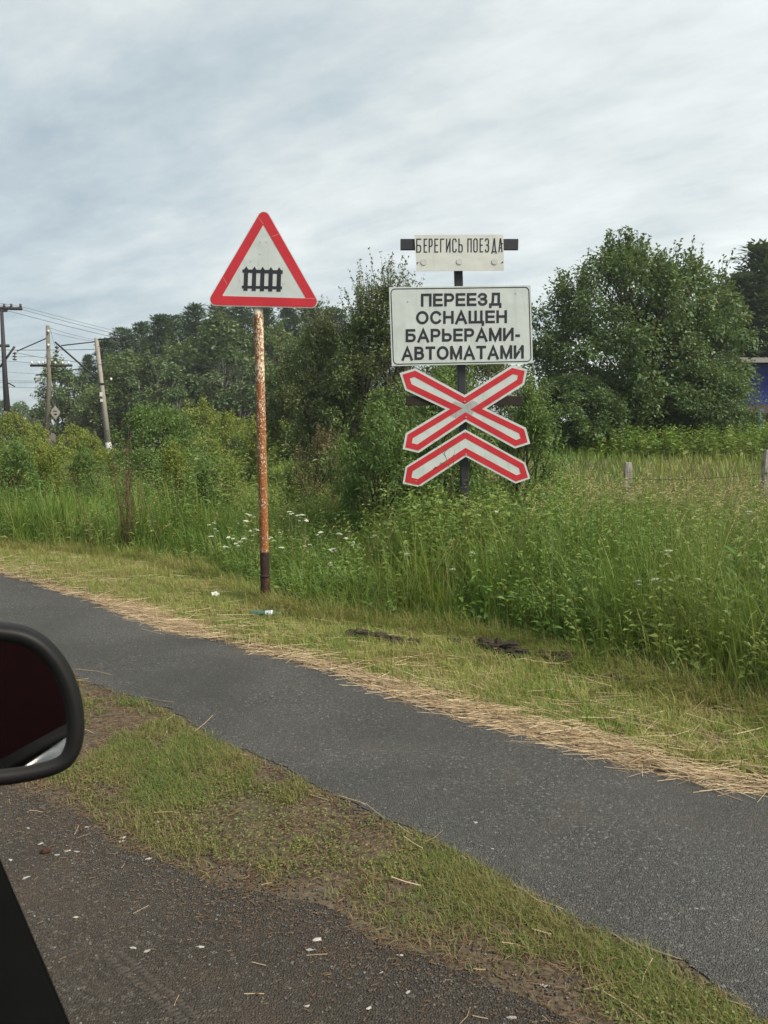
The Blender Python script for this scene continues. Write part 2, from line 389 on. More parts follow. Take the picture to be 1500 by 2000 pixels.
M['weed'] = leaf_mat('weed_leaves', [(0.042, 0.115, 0.020), (0.078, 0.170, 0.028), (0.130, 0.215, 0.038), (0.205, 0.245, 0.055)], 0.3, patch=(0.200, 0.215, 0.065), pscale=0.7, pamt=0.55)
M['stem'] = plain('weed_stem', (0.085, 0.105, 0.035), 0.7, 0.2)

def d_edge(X, Y, line):
    """distance to a polyline"""
    best = np.full(len(X), 1e9)
    for a, b in zip(line[:-1], line[1:]):
        dx, dy = b[0]-a[0], b[1]-a[1]; L2 = dx*dx+dy*dy
        t = np.clip(((X-a[0])*dx+(Y-a[1])*dy)/L2, 0, 1)
        best = np.minimum(best, np.hypot(X-a[0]-t*dx, Y-a[1]-t*dy))
    return best

# trodden strip of short grass between the gravel and the footpath
STRIP = NEAR[:]+[Vector((5, -3.6)), Vector((1.6, 0.4))]+GRAVEL_EDGE[::-1]+[Vector((-14, 9.5))]
def short_grass():
    P = scatter(STRIP, 330000); X, Y = P.T
    dn = d_edge(X, Y, NEAR); dg = d_edge(X, Y, GRAVEL_EDGE)
    pz = fbm(X, Y, 2.2, 3)*0.6+fbm(X, Y, 9, 5)*0.4
    edge = np.clip(np.minimum((dn+0.03)/0.10, dg/0.30), 0, 1)
    right = np.clip((X-0.1)/0.7, 0, 1)                     # thinner, barer towards the right-hand end
    p = np.clip((pz-0.42-0.07*right)*4.4, 0, 1)*edge
    k = RNG.random(len(X)) < p; P = P[k]; X, Y = P.T; n = len(P)
    h = RNG.uniform(0.015, 0.045, n)*(0.7+0.7*fbm(X, Y, 3, 8)); az = RNG.uniform(0, 2*np.pi, n)
    bag = Bag(); P3 = np.c_[P, np.zeros(n)]
    bag.add(*blades(P3, h, RNG.uniform(0.0018, 0.0036, n), az, RNG.uniform(0.3, 1.5, n), np.clip(RNG.beta(1.5, 1.6, n)+0.05+0.7*(fbm(X, Y, 3.5, 2)-0.5), 0, 1), segs=2))
    # low clover-like leaflets
    Q = scatter(STRIP, 42000); X, Y = Q.T; k = (fbm(X, Y, 2.8, 21)+RNG.normal(0, 0.06, len(X)) > 0.55) & (d_edge(X, Y, NEAR) > 0.05) & (d_edge(X, Y, GRAVEL_EDGE) > 0.1); Q = Q[k]; n = len(Q)
    D = np.c_[RNG.normal(0, 1, (n, 2)), RNG.uniform(0, 0.5, n)]
    bag.add(*leafs(np.c_[Q, RNG.uniform(0.008, 0.03, n)], D, RNG.uniform(0.007, 0.015, n), RNG.uniform(0.004, 0.008, n), RNG.uniform(0, 0.7, n)))
    # dead brown litter
    o = link('short_grass', bag.mesh('short_grass'), M['short_grass']); tag(o, 'short trodden grass between the gravel and the footpath', 'grass', kind='stuff')
short_grass()

TALL_EDGE = G([(-500, 1040), (-150, 1064), (0, 1072), (150, 1080), (300, 1096), (430, 1128), (520, 1180), (600, 1200), (700, 1214), (850, 1230), (1000, 1252), (1150, 1302), (1300, 1345), (1500, 1400), (1700, 1470)])
VERGE = FAR+[Vector((7, 1))]+TALL_EDGE[::-1]+[Vector((-14, 13))]
TALL = TALL_EDGE+[Vector((9, 6)), Vector((9, 13)), Vector((-10, 13))]
def verge_grass():
    P = scatter(VERGE, 240000); X, Y = P.T
    df = d_edge(X, Y, FAR); dt = d_edge(X, Y, TALL_EDGE)
    p = np.clip((df-0.04)/0.22, 0.0, 1)*np.clip((fbm(X, Y, 2.0, 31)*0.5+fbm(X, Y, 8, 33)*0.5-0.24)*3.2, 0.08, 1)
    k = RNG.random(len(X)) < p; P = P[k]; X, Y = P.T; n = len(P); dt = dt[k]
    h = RNG.uniform(0.03, 0.10, n)*(0.6+0.8*fbm(X, Y, 2.5, 35))+np.clip(0.22-dt, 0, 0.22)*RNG.uniform(0, 1.1, n)
    bag = Bag()
    bag.add(*blades(np.c_[P, np.zeros(n)], h, RNG.uniform(0.0025, 0.005, n), RNG.uniform(0, 6.283, n), RNG.uniform(0.2, 1.4, n), np.clip(RNG.beta(1.7, 1.9, n)+0.35*(fbm(X, Y, 3, 36)-0.5), 0, 1), segs=2))
    T_ = scatter(VERGE, 1500); d = d_edge(*T_.T, FAR); T_ = T_[(d > 0.10) & (fbm(*T_.T, 1.7, 37) > 0.42)]; m = len(T_); cnt = RNG.integers(6, 20, m); idx = np.repeat(np.arange(m), cnt); n = len(idx)
    az = RNG.uniform(0, 6.283, n); P = T_[idx]+np.stack([np.cos(az), np.sin(az)], 1)*np.abs(RNG.normal(0, 0.02, n))[:, None]; th = RNG.uniform(0.05, 0.17, m); tt = RNG.beta(1.3, 2.6, m)
    bag.add(*blades(np.c_[P, np.zeros(n)], th[idx]*RNG.uniform(0.5, 1.1, n), RNG.uniform(0.003, 0.0065, n), az, RNG.uniform(0.2, 1.1, n), np.clip(tt[idx]*0.7+RNG.uniform(0, 0.25, n), 0, 1), segs=3))
    o = link('mown_grass', bag.mesh('mown_grass'), M['verge_grass']); tag(o, 'mown yellowish grass on the verge beyond the footpath', 'grass', kind='stuff')
verge_grass()

def tall_height(X, Y):
    h = 0.73+0.26*np.clip((X-0.6)/1.4, 0, 1)*np.clip((Y-3.6)/1.2, 0.25, 1)+0.12*np.clip((-X-2.0)/2, 0, 1)
    h = h*(0.55+0.85*fbm(X, Y, 1.3, 41))
    d = d_edge(X, Y, TALL_EDGE); h = h*np.where((X > 1.8) & (Y > 8.0), 0.66, 1.0)
    h = h*np.where((X > -2.6) & (X < -0.1) & (Y < 9.2), 0.72, 1.0)      # lower where the yarrow grows
    return h*np.clip(0.35+d/0.65, 0, 1)*np.where(Y > 10.5, 0.75, 1.0)
def tall_grass():
    P = scatter(TALL, 60000); X, Y = P.T
    k = RNG.random(len(X)) < np.clip((5.2/Y)**1.1, 0.25, 1)*np.clip(0.25+2.2*(fbm(X, Y, 3.3, 44)-0.2), 0.15, 1); P = P[k]; X, Y = P.T; n = len(P)
    h = tall_height(X, Y)*RNG.uniform(0.40, 1.0, n)
    bag = Bag()
    bag.add(*blades(np.c_[P, np.zeros(n)], h, RNG.uniform(0.0035, 0.0075, n)*np.clip(Y/6, 0.8, 1.6), RNG.uniform(0, 6.283, n), np.abs(RNG.normal(0.32, 0.28, n)), np.clip(RNG.beta(1.5, 2.4, n)+0.3*(fbm(X, Y, 1.4, 45)-0.5), 0, 1), segs=4))
    # tussocks: blades fanning out of a common foot, each tussock with a height and tint of its own
    T_ = scatter(TALL, 5200); T_ = T_[RNG.random(len(T_)) < np.clip((5.5/T_[:, 1])**1.0, 0.3, 1)]; m = len(T_); cnt = RNG.integers(8, 34, m); idx = np.repeat(np.arange(m), cnt); n = len(idx)
    th = tall_height(*T_.T)*RNG.uniform(0.55, 1.25, m); tt = RNG.beta(1.4, 2.0, m); wz = RNG.uniform(0, 6.283, m)
    az = RNG.uniform(0, 6.283, n); rad = np.abs(RNG.normal(0, 0.045, n)); P = T_[idx]+np.stack([np.cos(az), np.sin(az)], 1)*rad[:, None]
    az = np.where(RNG.random(n) < 0.35, wz[idx]+RNG.normal(0, 0.5, n), az)
    bag.add(*blades(np.c_[P, np.zeros(n)], th[idx]*RNG.uniform(0.5, 1.1, n), RNG.uniform(0.004, 0.010, n)*np.clip(P[:, 1]/6, 0.8, 1.6), az, np.abs(RNG.normal(0.45, 0.32, n)), np.clip(tt[idx]*0.75+RNG.uniform(0, 0.3, n), 0, 1), segs=4))
    # arching broad blades
    Q = scatter(TALL, 5000); X, Y = Q.T; n = len(Q)
    bag.add(*blades(np.c_[Q, np.zeros(n)], tall_height(X, Y)*RNG.uniform(0.8, 1.25, n), RNG.uniform(0.007, 0.013, n), RNG.uniform(0, 6.283, n), RNG.uniform(0.5, 1.3, n), RNG.uniform(0.1, 0.75, n), segs=5))
    o = link('tall_grass', bag.mesh('tall_grass'), M['tall_grass']); tag(o, 'tall uncut grass behind the mown verge around the sign posts', 'grass', kind='stuff')
tall_grass()

def weed_stems(bag, sbag, P, h, nl, L, Wd, up=0.5, spread=1.0, r0=0.003):
    """upright herb stems with leaves all the way up; leaves into bag, stems into sbag"""
    n = len(P); az = RNG.uniform(0, 6.283, n); bend = np.abs(RNG.normal(0.10, 0.08, n)); rs = RNG.random(n)
    z0 = el(P[:, 0], P[:, 1]); P3 = np.c_[P, z0]
    sbag.add(*blades(P3, h, np.full(n, r0*2), az, bend, rs, segs=3, seedpow=0.35))
    t = np.linspace(0.12, 1.0, nl)[None, :]+RNG.uniform(-0.03, 0.03, (n, nl)); t = np.clip(t, 0.05, 1)
    lean = np.stack([np.cos(az), np.sin(az)], 1)
    C = np.zeros((n, nl, 3)); C[..., :2] = P[:, None]+lean[:, None]*(h*bend)[:, None, None]*(t**1.8)[..., None]
    C[..., 2] = z0[:, None]+h[:, None]*(t-0.42*bend[:, None]*t**2.4)
    a = np.arange(nl)[None]*2.4+RNG.uniform(0, 6.283, (n, 1))
    D = np.stack([np.cos(a), np.sin(a), np.full(a.shape, up)+RNG.normal(0, 0.25, a.shape)], -1)
    sc = (1.15-0.75*t)*spread*(0.7+0.6*h[:, None]/max(h.max(), 1e-3))
    m = n*nl
    bag.add(*leafs(C.reshape(-1, 3), D.reshape(-1, 3), (L*sc).ravel()*RNG.uniform(0.7, 1.2, m), (Wd*sc).ravel()*RNG.uniform(0.7, 1.2, m), np.clip(np.repeat(rs, nl)*0.6+RNG.uniform(0, 0.4, m), 0, 1), droop=0.25))
CBX = at(914, 1000, 7.8).x
def tall_weeds():
    bag, sb = Bag(), Bag()
    # left: a thicket of mugwort, thistle and goldenrod up to head height
    left = [Vector((-9, 9.6))]+[p for p in TALL_EDGE if p.x < -0.6][2:]+[Vector((-0.7, 13)), Vector((-10, 14))]
    P = scatter(left, 1300); X, Y = P.T; d = d_edge(X, Y, TALL_EDGE)
    h = (0.40+1.15*np.clip(d/1.6, 0, 1)*np.clip((-X-0.2)/2.0, 0.35, 1)*np.clip(3.2*(fbm(X, Y, 1.0, 47, 2)-0.33), 0.02, 1.45))*RNG.uniform(0.7, 1.15, len(P))*np.where((X > -2.6) & (Y < 9.2), 0.62, 1.0)
    weed_stems(bag, sb, P, h, 26, 0.125, 0.030)
    # between and behind the signs
    mid = [p for p in TALL_EDGE if -1.8 < p.x < 2.2]+[Vector((3.0, 12)), Vector((-2.0, 12))]
    P = scatter(mid, 1100); X, Y = P.T; d = d_edge(X, Y, TALL_EDGE)
    h = (0.48+0.44*np.clip(d/1.0, 0, 1))*RNG.uniform(0.6, 1.2, len(P))*np.where(X < -0.1, 0.68, 1.0); weed_stems(bag, sb, P, h, 20, 0.105, 0.032)
    ring = [Vector((CBX+0.75*math.cos(a), 7.15+0.62*math.sin(a))) for a in np.linspace(0, 6.283, 14)[:-1]]      # rank weeds round the foot of the crossing sign
    P = scatter(ring, 150); weed_stems(bag, sb, P, RNG.uniform(0.55, 1.0, len(P)), 20, 0.135, 0.044)
    right = [p for p in TALL_EDGE if p.x > 0.6]+[Vector((8, 9)), Vector((2, 10))]
    P = scatter(right, 1050); X, Y = P.T; d = d_edge(X, Y, TALL_EDGE)
    h = (0.34+0.50*np.clip(d/1.0, 0, 1))*RNG.uniform(0.55, 1.25, len(P)); weed_stems(bag, sb, P, h, 18, 0.105, 0.036)
    tag(link('tall_weeds', bag.mesh('tall_weeds'), M['weed']), 'leafy roadside weeds growing through the tall grass', 'weeds', kind='stuff')
    tag(link('weed_stems', sb.mesh('weed_stems'), M['stem']), 'thin upright stems of the roadside weeds', 'weeds', kind='stuff')
tall_weeds()

def seed_grass():
    bag = Bag(); zone = [Vector((1.0, 6.2)), Vector((1.8, 4.9)), Vector((2.6, 4.2)), Vector((9, 4)), Vector((9, 12.5)), Vector((1.6, 12.5))]
    P = scatter(zone, 1700); X, Y = P.T; keep = RNG.random(len(X)) < np.clip(0.35+0.4*(X-1), 0.2, 1)*np.clip(fbm(X, Y, 0.9, 51)*2-0.35, 0.1, 1); P = P[keep]
    few = scatter(TALL, 260); P = np.concatenate([P, few]); X, Y = P.T; n = len(P)
    h = np.clip(tall_height(X, Y)*1.1+RNG.uniform(0.0, 0.25, n), 0.45, 1.25); az = RNG.uniform(-0.8, 0.9, n); bend = RNG.uniform(0.15, 0.55, n); rs = RNG.random(n)
    bag.add(*blades(np.c_[P, np.zeros(n)], h, np.full(n, 0.0032)*np.clip(Y/5, 1, 2), az, bend, rs, segs=4, seedpow=0.2))
    m = 16; t = np.linspace(0.80, 1.0, m)[None]; lean = np.stack([np.cos(az), np.sin(az)], 1)
    C = np.zeros((n, m, 3)); C[..., :2] = P[:, None]+lean[:, None]*(h*bend)[:, None, None]*(t**1.8)[..., None]; C[..., 2] = h[:, None]*(t-0.42*bend[:, None]*t**2.4)
    D = np.concatenate([lean[:, None]*0.9+RNG.normal(0, 0.5, (n, m, 2)), RNG.normal(0.25, 0.35, (n, m, 1))], -1)
    bag.add(*leafs(C.reshape(-1, 3), D.reshape(-1, 3), RNG.uniform(0.018, 0.040, n*m), RNG.uniform(0.004, 0.008, n*m)*np.repeat(np.clip(Y/5, 1, 1.8), m), np.repeat(rs, m)))
    tag(link('seed_grass', bag.mesh('seed_grass'), M['seed']), 'tan arching seed heads above the tall grass', 'grass', kind='stuff')
seed_grass()

def meadow():
    bag = Bag(); zone = [Vector((-26, 12.5)), Vector((24, 12.5)), Vector((40, 46)), Vector((-40, 46))]
    P = scatter(zone, 260000); X, Y = P.T; k = RNG.random(len(X)) < np.clip((13.0/Y)**1.6, 0.04, 1); P = P[k]; X, Y = P.T; n = len(P)
    h = (0.24+0.20*np.clip((Y-15)/8, 0, 1))*(0.6+0.8*fbm(X, Y, 0.5, 61))*RNG.uniform(0.6, 1.15, n)
    bag.add(*blades(np.c_[P, el(X, Y)], h, 0.0011*Y*RNG.uniform(0.7, 1.3, n), RNG.uniform(0, 6.283, n), np.abs(RNG.normal(0.35, 0.25, n)), np.clip(RNG.beta(2, 2, n)+0.5*(fbm(X, Y, 0.4, 62)-0.5), 0, 1), segs=2))
    tag(link('meadow_grass', bag.mesh('meadow_grass'), M['meadow_grass']), 'light yellow-green meadow grass stretching back to the trees', 'grass', kind='stuff')
    # nettle belt in front of the trees on the right
    bag, sb = Bag(), Bag(); zone = [Vector((5.5, 20)), Vector((18, 19)), Vector((22, 25)), Vector((4.5, 25))]
    P = scatter(zone, 1300); weed_stems(bag, sb, P, RNG.uniform(0.45, 0.9, len(P)), 16, 0.19, 0.085, up=0.3, r0=0.006)
    tag(link('nettle_belt', bag.mesh('nettle_belt'), M['weed']), 'bright green nettles along the foot of the big tree', 'weeds', kind='stuff')
meadow()

def straw():
    bag = Bag()
    # thick swathe along the far edge of the footpath
    line = FAR_EDGE; seg = np.array([(p.x, p.y) for p in line]); L = np.r_[0, np.cumsum(np.hypot(*np.diff(seg, axis=0).T))]
    n = 9500; s = RNG.uniform(0, L[-1], n); X = np.interp(s, L, seg[:, 0]); Y = np.interp(s, L, seg[:, 1])
    i = np.clip(np.searchsorted(L, s)-1, 0, len(seg)-2); T = unit(seg[i+1]-seg[i]); Nn = np.stack([-T[:, 1], T[:, 0]], 1)
    thick = np.clip((s-1.7)/0.8, 0.14, 1)*np.clip(2.6*(fbm(s, s*0, 1.5, 73)-0.34), 0.07, 1.0); k = RNG.random(n) < thick; X, Y, T, Nn, thick = X[k], Y[k], T[k], Nn[k], thick[k]; n = len(X)
    off = (RNG.normal(0.025, 0.042, n)+0.05*(fbm(X, Y, 3.5, 74)-0.5))*(0.35+1.0*thick); P = np.stack([X, Y], 1)+Nn*off[:, None]
    aT = np.arctan2(T[:, 1], T[:, 0])+0.2+RNG.normal(0, 0.5, n)+np.where(RNG.random(n) < 0.5, np.pi, 0)
    lay(bag, P, aT, 0.04+0.22*RNG.random(n)**1.8, RNG.uniform(0.0011, 0.0024, n), 0.006+RNG.random(n)*0.05*np.clip(off/0.1+0.4, 0.1, 1))
    # scattered over the mown verge
    P = scatter(VERGE, 8000); d = d_edge(*P.T, FAR); k = RNG.random(len(P)) < np.clip(1.0-d/0.8, 0.18, 1); P = P[k]; n = len(P)
    lay(bag, P, RNG.normal(-0.6, 0.7, n), RNG.uniform(0.06, 0.30, n), RNG.uniform(0.0016, 0.0030, n), RNG.uniform(0.012, 0.05, n))
    # thin line on the near edge of the path, and loose stalks
    P = scatter(STRIP, 5000); d = d_edge(*P.T, NEAR); right = np.clip((P[:, 0]+0.6)/1.4, 0, 1); k = RNG.random(len(P)) < 0.008+0.07*right+0.16*(d < 0.04); P = P[k]; n = len(P)
    lay(bag, P, RNG.normal(-0.7, 0.6, n), RNG.uniform(0.03, 0.15, n), RNG.uniform(0.0012, 0.0026, n), RNG.uniform(0.006, 0.022, n))
    P = scatter(FOOTPATH, 700); d = np.minimum(d_edge(*P.T, FAR), d_edge(*P.T, NEAR)); k = RNG.random(len(P)) < 0.35*np.exp(-d/0.05); P = P[k]; n = len(P)
    lay(bag, P, RNG.normal(-0.5, 0.6, n), RNG.uniform(0.05, 0.3, n), RNG.uniform(0.0015, 0.003, n), np.full(n, 0.0125))
    P = scatter(GRAVEL, 170); d = d_edge(*P.T, GRAVEL_EDGE); k = RNG.random(len(P)) < np.clip(np.exp(-d/0.22), 0.06, 1); P = P[k]; n = len(P)
    lay(bag, P, RNG.uniform(-2, 1.5, n), RNG.uniform(0.015, 0.08, n), RNG.uniform(0.001, 0.0022, n), np.full(n, 0.0075))
    tag(link('straw', bag.mesh('straw'), M['straw']), 'dry cut straw strewn along the edges of the footpath', 'straw', kind='stuff')
def lay(bag, P, a, L, w, z):
    """stalks lying on the ground: a bent two-piece strip with a ridge so that it has thickness"""
    n = len(P); D = np.stack([np.cos(a), np.sin(a)], 1); S = np.stack([-np.sin(a), np.cos(a)], 1); bend = RNG.normal(0, 0.09, n); tilt = RNG.normal(0, 0.04, n)
    rows = []
    for t in (-0.5, 0.0, 0.5):
        c = P+D*(L*t)[:, None]+S*(bend*L*(0.25-t*t)*2)[:, None]; zc = np.maximum(z+tilt*L*t, np.minimum(z, 0.0205)*0+z*0.6)
        for sgn, dz in ((-1, 0), (0, 0.8), (1, 0)): rows.append(np.c_[c+S*(w*0.5*sgn)[:, None], zc+w*dz])
    V = np.stack(rows, 1).reshape(-1, 3); b = (np.arange(n)*9)[:, None]
    f = np.concatenate([b+np.array(q) for q in ([0, 3, 4, 1], [1, 4, 5, 2], [3, 6, 7, 4], [4, 7, 8, 5])])
    bag.add(V, [f], np.repeat(RNG.random(n), 9))
straw()

M['stone'] = leaf_mat('gravel_stones', [(0.05, 0.047, 0.043), (0.085, 0.080, 0.074), (0.13, 0.125, 0.118), (0.20, 0.195, 0.185)], 0.0, 0.85, 0.2)
M['twig'] = leaf_mat('dead_litter', [(0.070, 0.042, 0.026), (0.105, 0.065, 0.040), (0.160, 0.115, 0.070)], 0.05, 0.8, 0.1)
def stones():
    bag = Bag()
    oct_v = np.array([(1, 0, 0), (0, 1, 0), (-1, 0, 0), (0, -1, 0), (0, 0, 1), (0, 0, -0.5)], float); oct_f = np.array([(0, 1, 4), (1, 2, 4), (2, 3, 4), (3, 0, 4), (1, 0, 5), (2, 1, 5), (3, 2, 5), (0, 3, 5)])
    for poly, n, z, lo, hi in ((GRAVEL, 9000, 0.0033, 0.0015, 0.006), (FOOTPATH, 5000, 0.0048, 0.001, 0.0038), (STRIP, 2500, 0.002, 0.002, 0.007)):
        P = scatter(poly, n); n = len(P); s = lo+(hi-lo)*RNG.random(n)**3; a = RNG.uniform(0, 6.283, n)
        sc = np.stack([s*RNG.uniform(0.8, 1.6, n), s*RNG.uniform(0.7, 1.1, n), s*RNG.uniform(0.4, 0.8, n)], 1)
        v = oct_v[None]*sc[:, None]*RNG.uniform(0.7, 1.25, (n, 6, 1)); c, si = np.cos(a)[:, None], np.sin(a)[:, None]
        v = np.stack([v[..., 0]*c-v[..., 1]*si, v[..., 0]*si+v[..., 1]*c, v[..., 2]], -1)+np.c_[P, np.full(n, z)][:, None]
        bag.add(v.reshape(-1, 3), [((np.arange(n)*6)[:, None, None]+oct_f).reshape(-1, 3)], np.repeat(RNG.beta(1.5, 2.5, n), 6))
    # crumbs of soil and grit where the surfaces meet
    for line, n, spread in ((GRAVEL_EDGE, 9000, 0.10), (NEAR_EDGE, 7000, 0.045)):
        sg = np.array([(p.x, p.y) for p in line]); L = np.r_[0, np.cumsum(np.hypot(*np.diff(sg, axis=0).T))]; s_ = RNG.uniform(0, L[-1], n)
        P = np.stack([np.interp(s_, L, sg[:, 0]), np.interp(s_, L, sg[:, 1])], 1)+RNG.normal(0, spread, (n, 2)); s = 0.0012+0.004*RNG.random(n)**2.5; a = RNG.uniform(0, 6.283, n)
        v = oct_v[None]*np.stack([s*1.4, s, s*0.6], 1)[:, None]*RNG.uniform(0.6, 1.3, (n, 6, 1)); c, si = np.cos(a)[:, None], np.sin(a)[:, None]
        v = np.stack([v[..., 0]*c-v[..., 1]*si, v[..., 0]*si+v[..., 1]*c, v[..., 2]], -1)+np.c_[P, np.full(n, 0.0045)][:, None]
        bag.add(v.reshape(-1, 3), [((np.arange(n)*6)[:, None, None]+oct_f).reshape(-1, 3)], np.repeat(RNG.beta(1.2, 4.0, n), 6))
    tag(link('gravel', bag.mesh('gravel'), M['stone']), 'small loose stones on the gravel and the footpath', 'gravel', kind='stuff')
    bag = Bag(); P = scatter(STRIP, 26000); P = P[fbm(*P.T, 3, 77) > 0.30]
    n = len(P); lay(bag, P, RNG.uniform(0, 6.28, n), RNG.uniform(0.006, 0.035, n), RNG.uniform(0.001, 0.003, n), RNG.uniform(0.003, 0.012, n))
    P = scatter(GRAVEL, 26000); d = d_edge(*P.T, GRAVEL_EDGE); P = P[RNG.random(len(P)) < np.clip(np.exp(-d/0.16)*1.6*fbm(*P.T, 3, 79), 0.03, 1)]
    n = len(P); lay(bag, P, RNG.uniform(0, 6.28, n), RNG.uniform(0.004, 0.020, n), RNG.uniform(0.001, 0.0026, n), RNG.uniform(0.006, 0.010, n))
    tag(link('plant_litter', bag.mesh('plant_litter'), M['twig']), 'brown dead plant litter on the trodden strip', 'litter', kind='stuff')
stones()
# ------------------------------------------------------------------ the signs
def sheet_metal(name, col, rough=0.42, var=0.06, dirt=0.23, dirtcol=(0.30, 0.29, 0.25), dent=0.25):
    m, nt = new_mat(name); t = NT(nt); co = t.coord()
    c = t.mix(t.noise(2.5, 4, 0.6, co), [x*(1-var) for x in col], [min(1, x*(1+var)) for x in col])
    c = t.mix(t.n('ShaderNodeMapRange', {'Value': t.noise(7, 7, 0.7, co), 'From Min': 0.52, 'From Max': 0.78, 'To Max': dirt}).outputs[0], c, dirtcol)
    c = t.mix(t.n('ShaderNodeMapRange', {'Value': t.noise(70, 3, 0.6, co), 'From Min': 0.70, 'From Max': 0.76, 'To Max': dirt*2}).outputs[0], c, [x*0.5 for x in dirtcol])
    runs = t.noise(9, 5, 0.65, t.n('ShaderNodeMapping', {'Vector': co, 'Scale': (3.0, 3.0, 0.35)}).outputs[0]); c = t.mix(t.n('ShaderNodeMapRange', {'Value': runs, 'From Min': 0.52, 'From Max': 0.75, 'To Max': dirt*1.3}).outputs[0], c, dirtcol)
    t.out(t.bsdf(c, rough, 0.4, bump=t.noise(3.2, 2, 0.5, co), bstr=dent*1.8, bdist=0.03)); return m
M['sign_white'] = sheet_metal('sign_white', (0.50, 0.54, 0.52))
M['sign_cream'] = sheet_metal('sign_cream', (0.56, 0.57, 0.53), dirt=0.12)
M['sign_red'] = sheet_metal('sign_red', (0.47, 0.022, 0.032), 0.38, 0.10, 0.12, (0.33, 0.09, 0.08))
M['sign_black'] = sheet_metal('sign_black', (0.020, 0.020, 0.026), 0.45, 0.2, 0.1, (0.08, 0.08, 0.08))
M['sign_silver'] = sheet_metal('sign_silver', (0.34, 0.36, 0.35), 0.4, 0.08, 0.5, (0.15, 0.16, 0.15))
M['reflector'] = sheet_metal('reflector', (0.50, 0.52, 0.49), 0.25)
M['post_black'] = plain('black_painted_steel', (0.022, 0.022, 0.026), 0.55, 0.45, var=0.35, nscale=25, bstr=0.3)
M['bar_brown'] = plain('dark_timber', (0.030, 0.022, 0.019), 0.8, 0.2, var=0.4, nscale=20, bstr=0.5)
M['bolt'] = plain('zinc_bolt', (0.45, 0.45, 0.43), 0.4, 0.5, 0.6)
def rusty_paint():
    m, nt = new_mat('rusty_painted_pole'); t = NT(nt); co = t.coord()
    z = t.n('ShaderNodeSeparateXYZ', {0: co}).outputs[2]
    mp = t.n('ShaderNodeMapping', {'Vector': co, 'Scale': (1, 1, 0.55)}).outputs[0]
    a = t.noise(85, 7, 0.72, mp, 0.4); big = t.noise(6, 3, 0.5, mp)
    hgt = t.n('ShaderNodeMapRange', {'Value': z, 'From Min': 2.38, 'From Max': 2.46, 'To Min': 0.0, 'To Max': -0.22}).outputs[0]     # the paint held on near the plate
    low = t.n('ShaderNodeMapRange', {'Value': z, 'From Min': 0.45, 'From Max': 1.2, 'To Min': 0.04, 'To Max': 0.0}).outputs[0]
    s = t.math('ADD', t.math('ADD', t.math('MULTIPLY', a, 0.82), t.math('MULTIPLY', big, 0.35)), t.math('ADD', hgt, low))
    f = t.n('ShaderNodeMapRange', {'Value': s, 'From Min': 0.515, 'From Max': 0.56}).outputs[0]
    rust = t.ramp(t.noise(90, 5, 0.7, co), [(0.3, (0.085, 0.026, 0.011)), (0.5, (0.22, 0.078, 0.024)), (0.72, (0.36, 0.165, 0.055))])
    paint = t.mix(t.noise(14, 4, 0.6, co), (0.60, 0.50, 0.36), (0.68, 0.62, 0.50))
    c = t.mix(f, paint, rust)
    blk = t.ramp(t.noise(26, 5, 0.65, co), [(0.45, (0.020, 0.014, 0.013)), (0.68, (0.105, 0.035, 0.020))])
    edge = t.math('ADD', z, t.math('MULTIPLY', t.noise(30, 3, 0.5, co), 0.03))
    c = t.mix(t.n('ShaderNodeMapRange', {'Value': edge, 'From Min': 0.470, 'From Max': 0.478, 'To Min': 1.0, 'To Max': 0.0}).outputs[0], c, blk)
    t.out(t.bsdf(c, 0.75, 0.25, bump=t.math('SUBTRACT', 0.0, f), bstr=0.5, bdist=0.002)); return m
M['rusty'] = rusty_paint()

def plane_map(base, Yp, rot_y):
    R = Matrix.Rotation(-rot_y, 3, 'Y')
    def Lp(px, py):
        v = R @ (at(px, py, Yp)-base); return (v.x, v.z)
    return Lp
def disc_obj(name, c, r, y0, y1, mat, parent, n=20):
    return prism_obj(name, [(c[0]+r*math.cos(2*math.pi*k/n), c[1]+r*math.sin(2*math.pi*k/n)) for k in range(n)], y0, y1, mat, parent)

